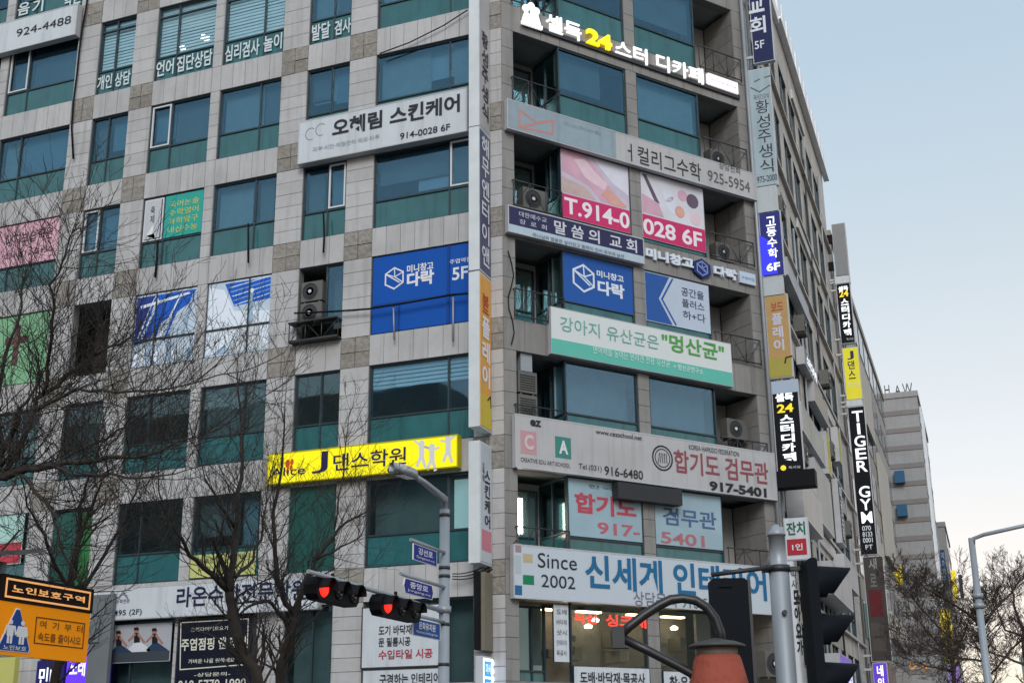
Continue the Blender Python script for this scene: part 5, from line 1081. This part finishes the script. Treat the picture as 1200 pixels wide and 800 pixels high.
# foreground pole with black pedestrian signals
PD = 9.5; VF = Vector((_fw.x, _fw.y, 0)).normalized(); VR = Vector((_ri.x, _ri.y, 0))
def vf(px_, py_, D_):
    o = at(px_, py_, D_); return Fr((o.x, o.y, 0), VR, -VF)
b0 = at(915, 700, PD)
post = thing('signal_pole', (b0.x, b0.y, 0), 'grey steel pole with a pointed cap in the right foreground', 'pole')
ztop = at(912, 610, PD).z; zb1 = at(912, 664, PD).z
m = MB(); m.lathe((b0.x, b0.y, 0), [(.13, 0), (.13, .25), (.082, .3), (.078, zb1), (.066, zb1+.01), (.064, ztop-.09), (.072, ztop-.09), (.072, ztop-.07), (.02, ztop), (.0, ztop+.005)], 24); m.build('pole', STEEL, post)
m = MB(); m.lathe((b0.x, b0.y, zb1-.03), [(.088, 0), (.088, .05)], 20); m.box(vf(915, 700, PD), .0, .2, zb1-.02, zb1+.01, -.03, .03); m.box(vf(915, 700, PD), -.13, -.03, zb1-.03, zb1+.02, -.03, .03); m.tube([b0+Z*(zb1-b0.z-.35)-VF*.085, b0+Z*(zb1-b0.z-.35)-VF*.11], .02); m.build('clamp', DARKM, post)
HB = mat('black_housing', (.006, .008, .012), .65, var=.2, spec=.1)
fr = vf(861, 700, PD-.15); q = fr.rect((832.5, 677), (889.5, 850))
r = thing('pedestrian_signal', fr.p(0, q[2], 0), 'black signal housing seen from behind, left of the foreground pole', 'traffic light')
m = MB(); u0, u1, z0, z1 = q; m.prism(fr, [(u0, z0), (u1-.02, z0), (u1-.02, z1-.02), (u1-.04, z1), (u0+.02, z1), (u0, z1-.02)], -.14, 0); m.prism(fr, [(u0+.06, z1-.07), (u0+.16, z1-.07), (u0+.15, z1-.05), (u0+.07, z1-.05)], .001, .012); m.build('housing', HB, r)
m = MB(); m.box(fr, u1-.018, u1+.004, z0, z1-.01, -.15, .004); m.build('edge_trim', mat('edge_trim', (.03, .034, .04), .3), r)
ba = at(905, 661, PD); m = MB(); m.tube([fr.p(u0+.02, z1+.035, -.07), Vector((ba.x, ba.y, ba.z-.02))], .018, sides=8); m.build('bracket_arm', DARKM, r)
for i in range(2):
    v = MB(); v.lathe(fr.p((u0+u1)/2, z1-.25-.4*i, -.14), [(.13, -.001), (.13, -.2), (.12, -.2), (.12, -.02)], 20, axis=fr.N); v.build('visor', HB, r)
fr = vf(953, 700, PD-.25); q = fr.rect((945, 653), (973, 850))
r = thing('vehicle_signal', fr.p(0, q[2], 0), 'tall black three-lens signal with pointed visors aimed right, beside the foreground pole', 'traffic light')
m = MB(); u0, u1, z0, z1 = q; m.prism(fr, [(u0+.012, z0), (u1, z0), (u1, z1-.015), (u1-.015, z1), (u0+.03, z1), (u0, z1-.02), (u0+.006, (z0+z1)/2)], -.30, 0); m.build('housing', HB, r)
for i, (ya, yb, xt) in enumerate(((659, 696, 1002), (715, 755, 1007), (773, 815, 1012))):
    za = fr.px(960, ya)[1]; zb_ = fr.px(960, yb)[1]; uL = u1; uT = fr.px(xt, ya+6)[0]; R_ = .145; zc = za-R_
    v = MB(); ang = [math.radians(-35+250*k/16) for k in range(17)]; vs = []
    for t in ang:
        ln = (uT-uL)*(.30+.70*max(0, min(1, (math.sin(t)+1)/2))**1.2)
        for rr_ in (R_, R_-.012):
            vs += [fr.p(uL, zc+rr_*math.sin(t), -.15+rr_*math.cos(t)), fr.p(uL+ln, zc-.008+rr_*.93*math.sin(t), -.15+rr_*.93*math.cos(t))]
    fs = []
    for k in range(16):
        a_ = k*4; b_ = a_+4; fs += [(a_, b_, b_+1, a_+1), (a_+2, a_+3, b_+3, b_+2), (a_+1, b_+1, b_+3, a_+3)]
    v.add(vs, fs, 0, True); v.build('visor', HB, r)
    MB().lathe(fr.p(uL, zc, -.15), [(R_*.9, 0), (R_*.7, .02), (R_*.3, .035)], 18, axis=fr.U).build('lens', mat('dark_lens', (.015, .02, .018), .15), r)
# orange wrapped post with cap and bent black pipe
OD = 8.4; fr = vf(840, 760, OD); c = at(840, 757, OD)
r = thing('wrapped_post', (c.x, c.y, 0), 'orange wrapped post with a dark metal cap and a bent black pipe in the foreground', 'post')
zc = c.z
m = MB(); m.lathe((c.x, c.y, 0), [(.30, 0), (.24, zc-.5), (.20, zc-.25), (.165, zc-.10), (.15, zc-.06)], 28); m.build('orange_wrap', mat('orange_wrap', srgb('9c4a38'), .8, var=.25, nscale=6, bump=.8, bscale=7, dirt=.5), r)
m = MB(); m.lathe((c.x, c.y, zc-.07), [(.14, 0), (.14, .075)], 28); m.build('neck', mat('dusty_neck', (.20, .15, .12), .8, var=.4, nscale=14), r)
m = MB(); m.lathe((c.x, c.y, zc), [(.19, -.008), (.197, .0), (.19, .01), (.13, .032), (.06, .045), (.03, .055)], 28); m.build('cap', mat('cap_metal', (.05, .05, .048), .6, var=.4, nscale=12), r)
pts = [fr.p(*fr.px(x, y)) for x, y in ((846, 757), (844, 740), (838, 724), (828, 711), (815, 703), (800, 700.5), (786, 702), (772, 709), (755, 720), (738, 733), (724, 746))]
pts[0] = pts[0]
m = MB(); m.tube(pts, .033, sides=14); m.tube([fr.p(*fr.px(722, 744)), fr.p(*fr.px(760, 762)), fr.p(*fr.px(795, 780)), fr.p(*fr.px(818, 793)), Vector((c.x, c.y, fr.px(830, 800)[1]))], .031, sides=14); m.build('bent_pipe', mat('black_pipe', (.018, .018, .019), .4), r)
q = fr.rect((717, 734), (735, 757)); m = MB(); m.box(fr, q[0], q[1]-.02, q[2], q[3], -.045, .045); m.box(fr, q[0]-.004, q[1]+.01, q[2]-.012, q[2]-.001, -.05, .05); m.build('end_bracket', DARKM, r)
# far street lamp at the right
LD = 30; c = at(1160, 800, LD); zt = at(1136, 626, LD).z; lx = at(1148, 715, LD)
r = thing('street_lamp', (lx.x, lx.y, 0), 'grey street lamp with a long level arm at the right edge', 'street lamp')
m = MB(); m.lathe((lx.x, lx.y, 0), [(.16, 0), (.15, .4), (.105, .5), (.075, zt)], 14); [m.lathe((lx.x, lx.y, z), [(.125, 0), (.125, .12)], 14) for z in (at(1146, 700, LD).z, at(1146, 712, LD).z)]; m.build('pole', STEEL, r)
m = MB(); m.tube([Vector((lx.x, lx.y, zt-.3)), Vector((lx.x+.05, lx.y-.02, zt-.02)), Vector((lx.x+.3, lx.y-.1, zt+.05)), Vector((lx.x+2.2, lx.y-.8, zt+.25))], .06, .045, sides=10); m.build('arm', STEEL, r)
m = MB(); m.box(Fr((lx.x, lx.y-.8, 0), (1, 0, 0), (0, -1, 0)), 2.1, 2.8, zt+.2, zt+.3, -.12, .12); m.build('lamp_head', mat('lamp_head', (.42, .45, .46), .4), r)
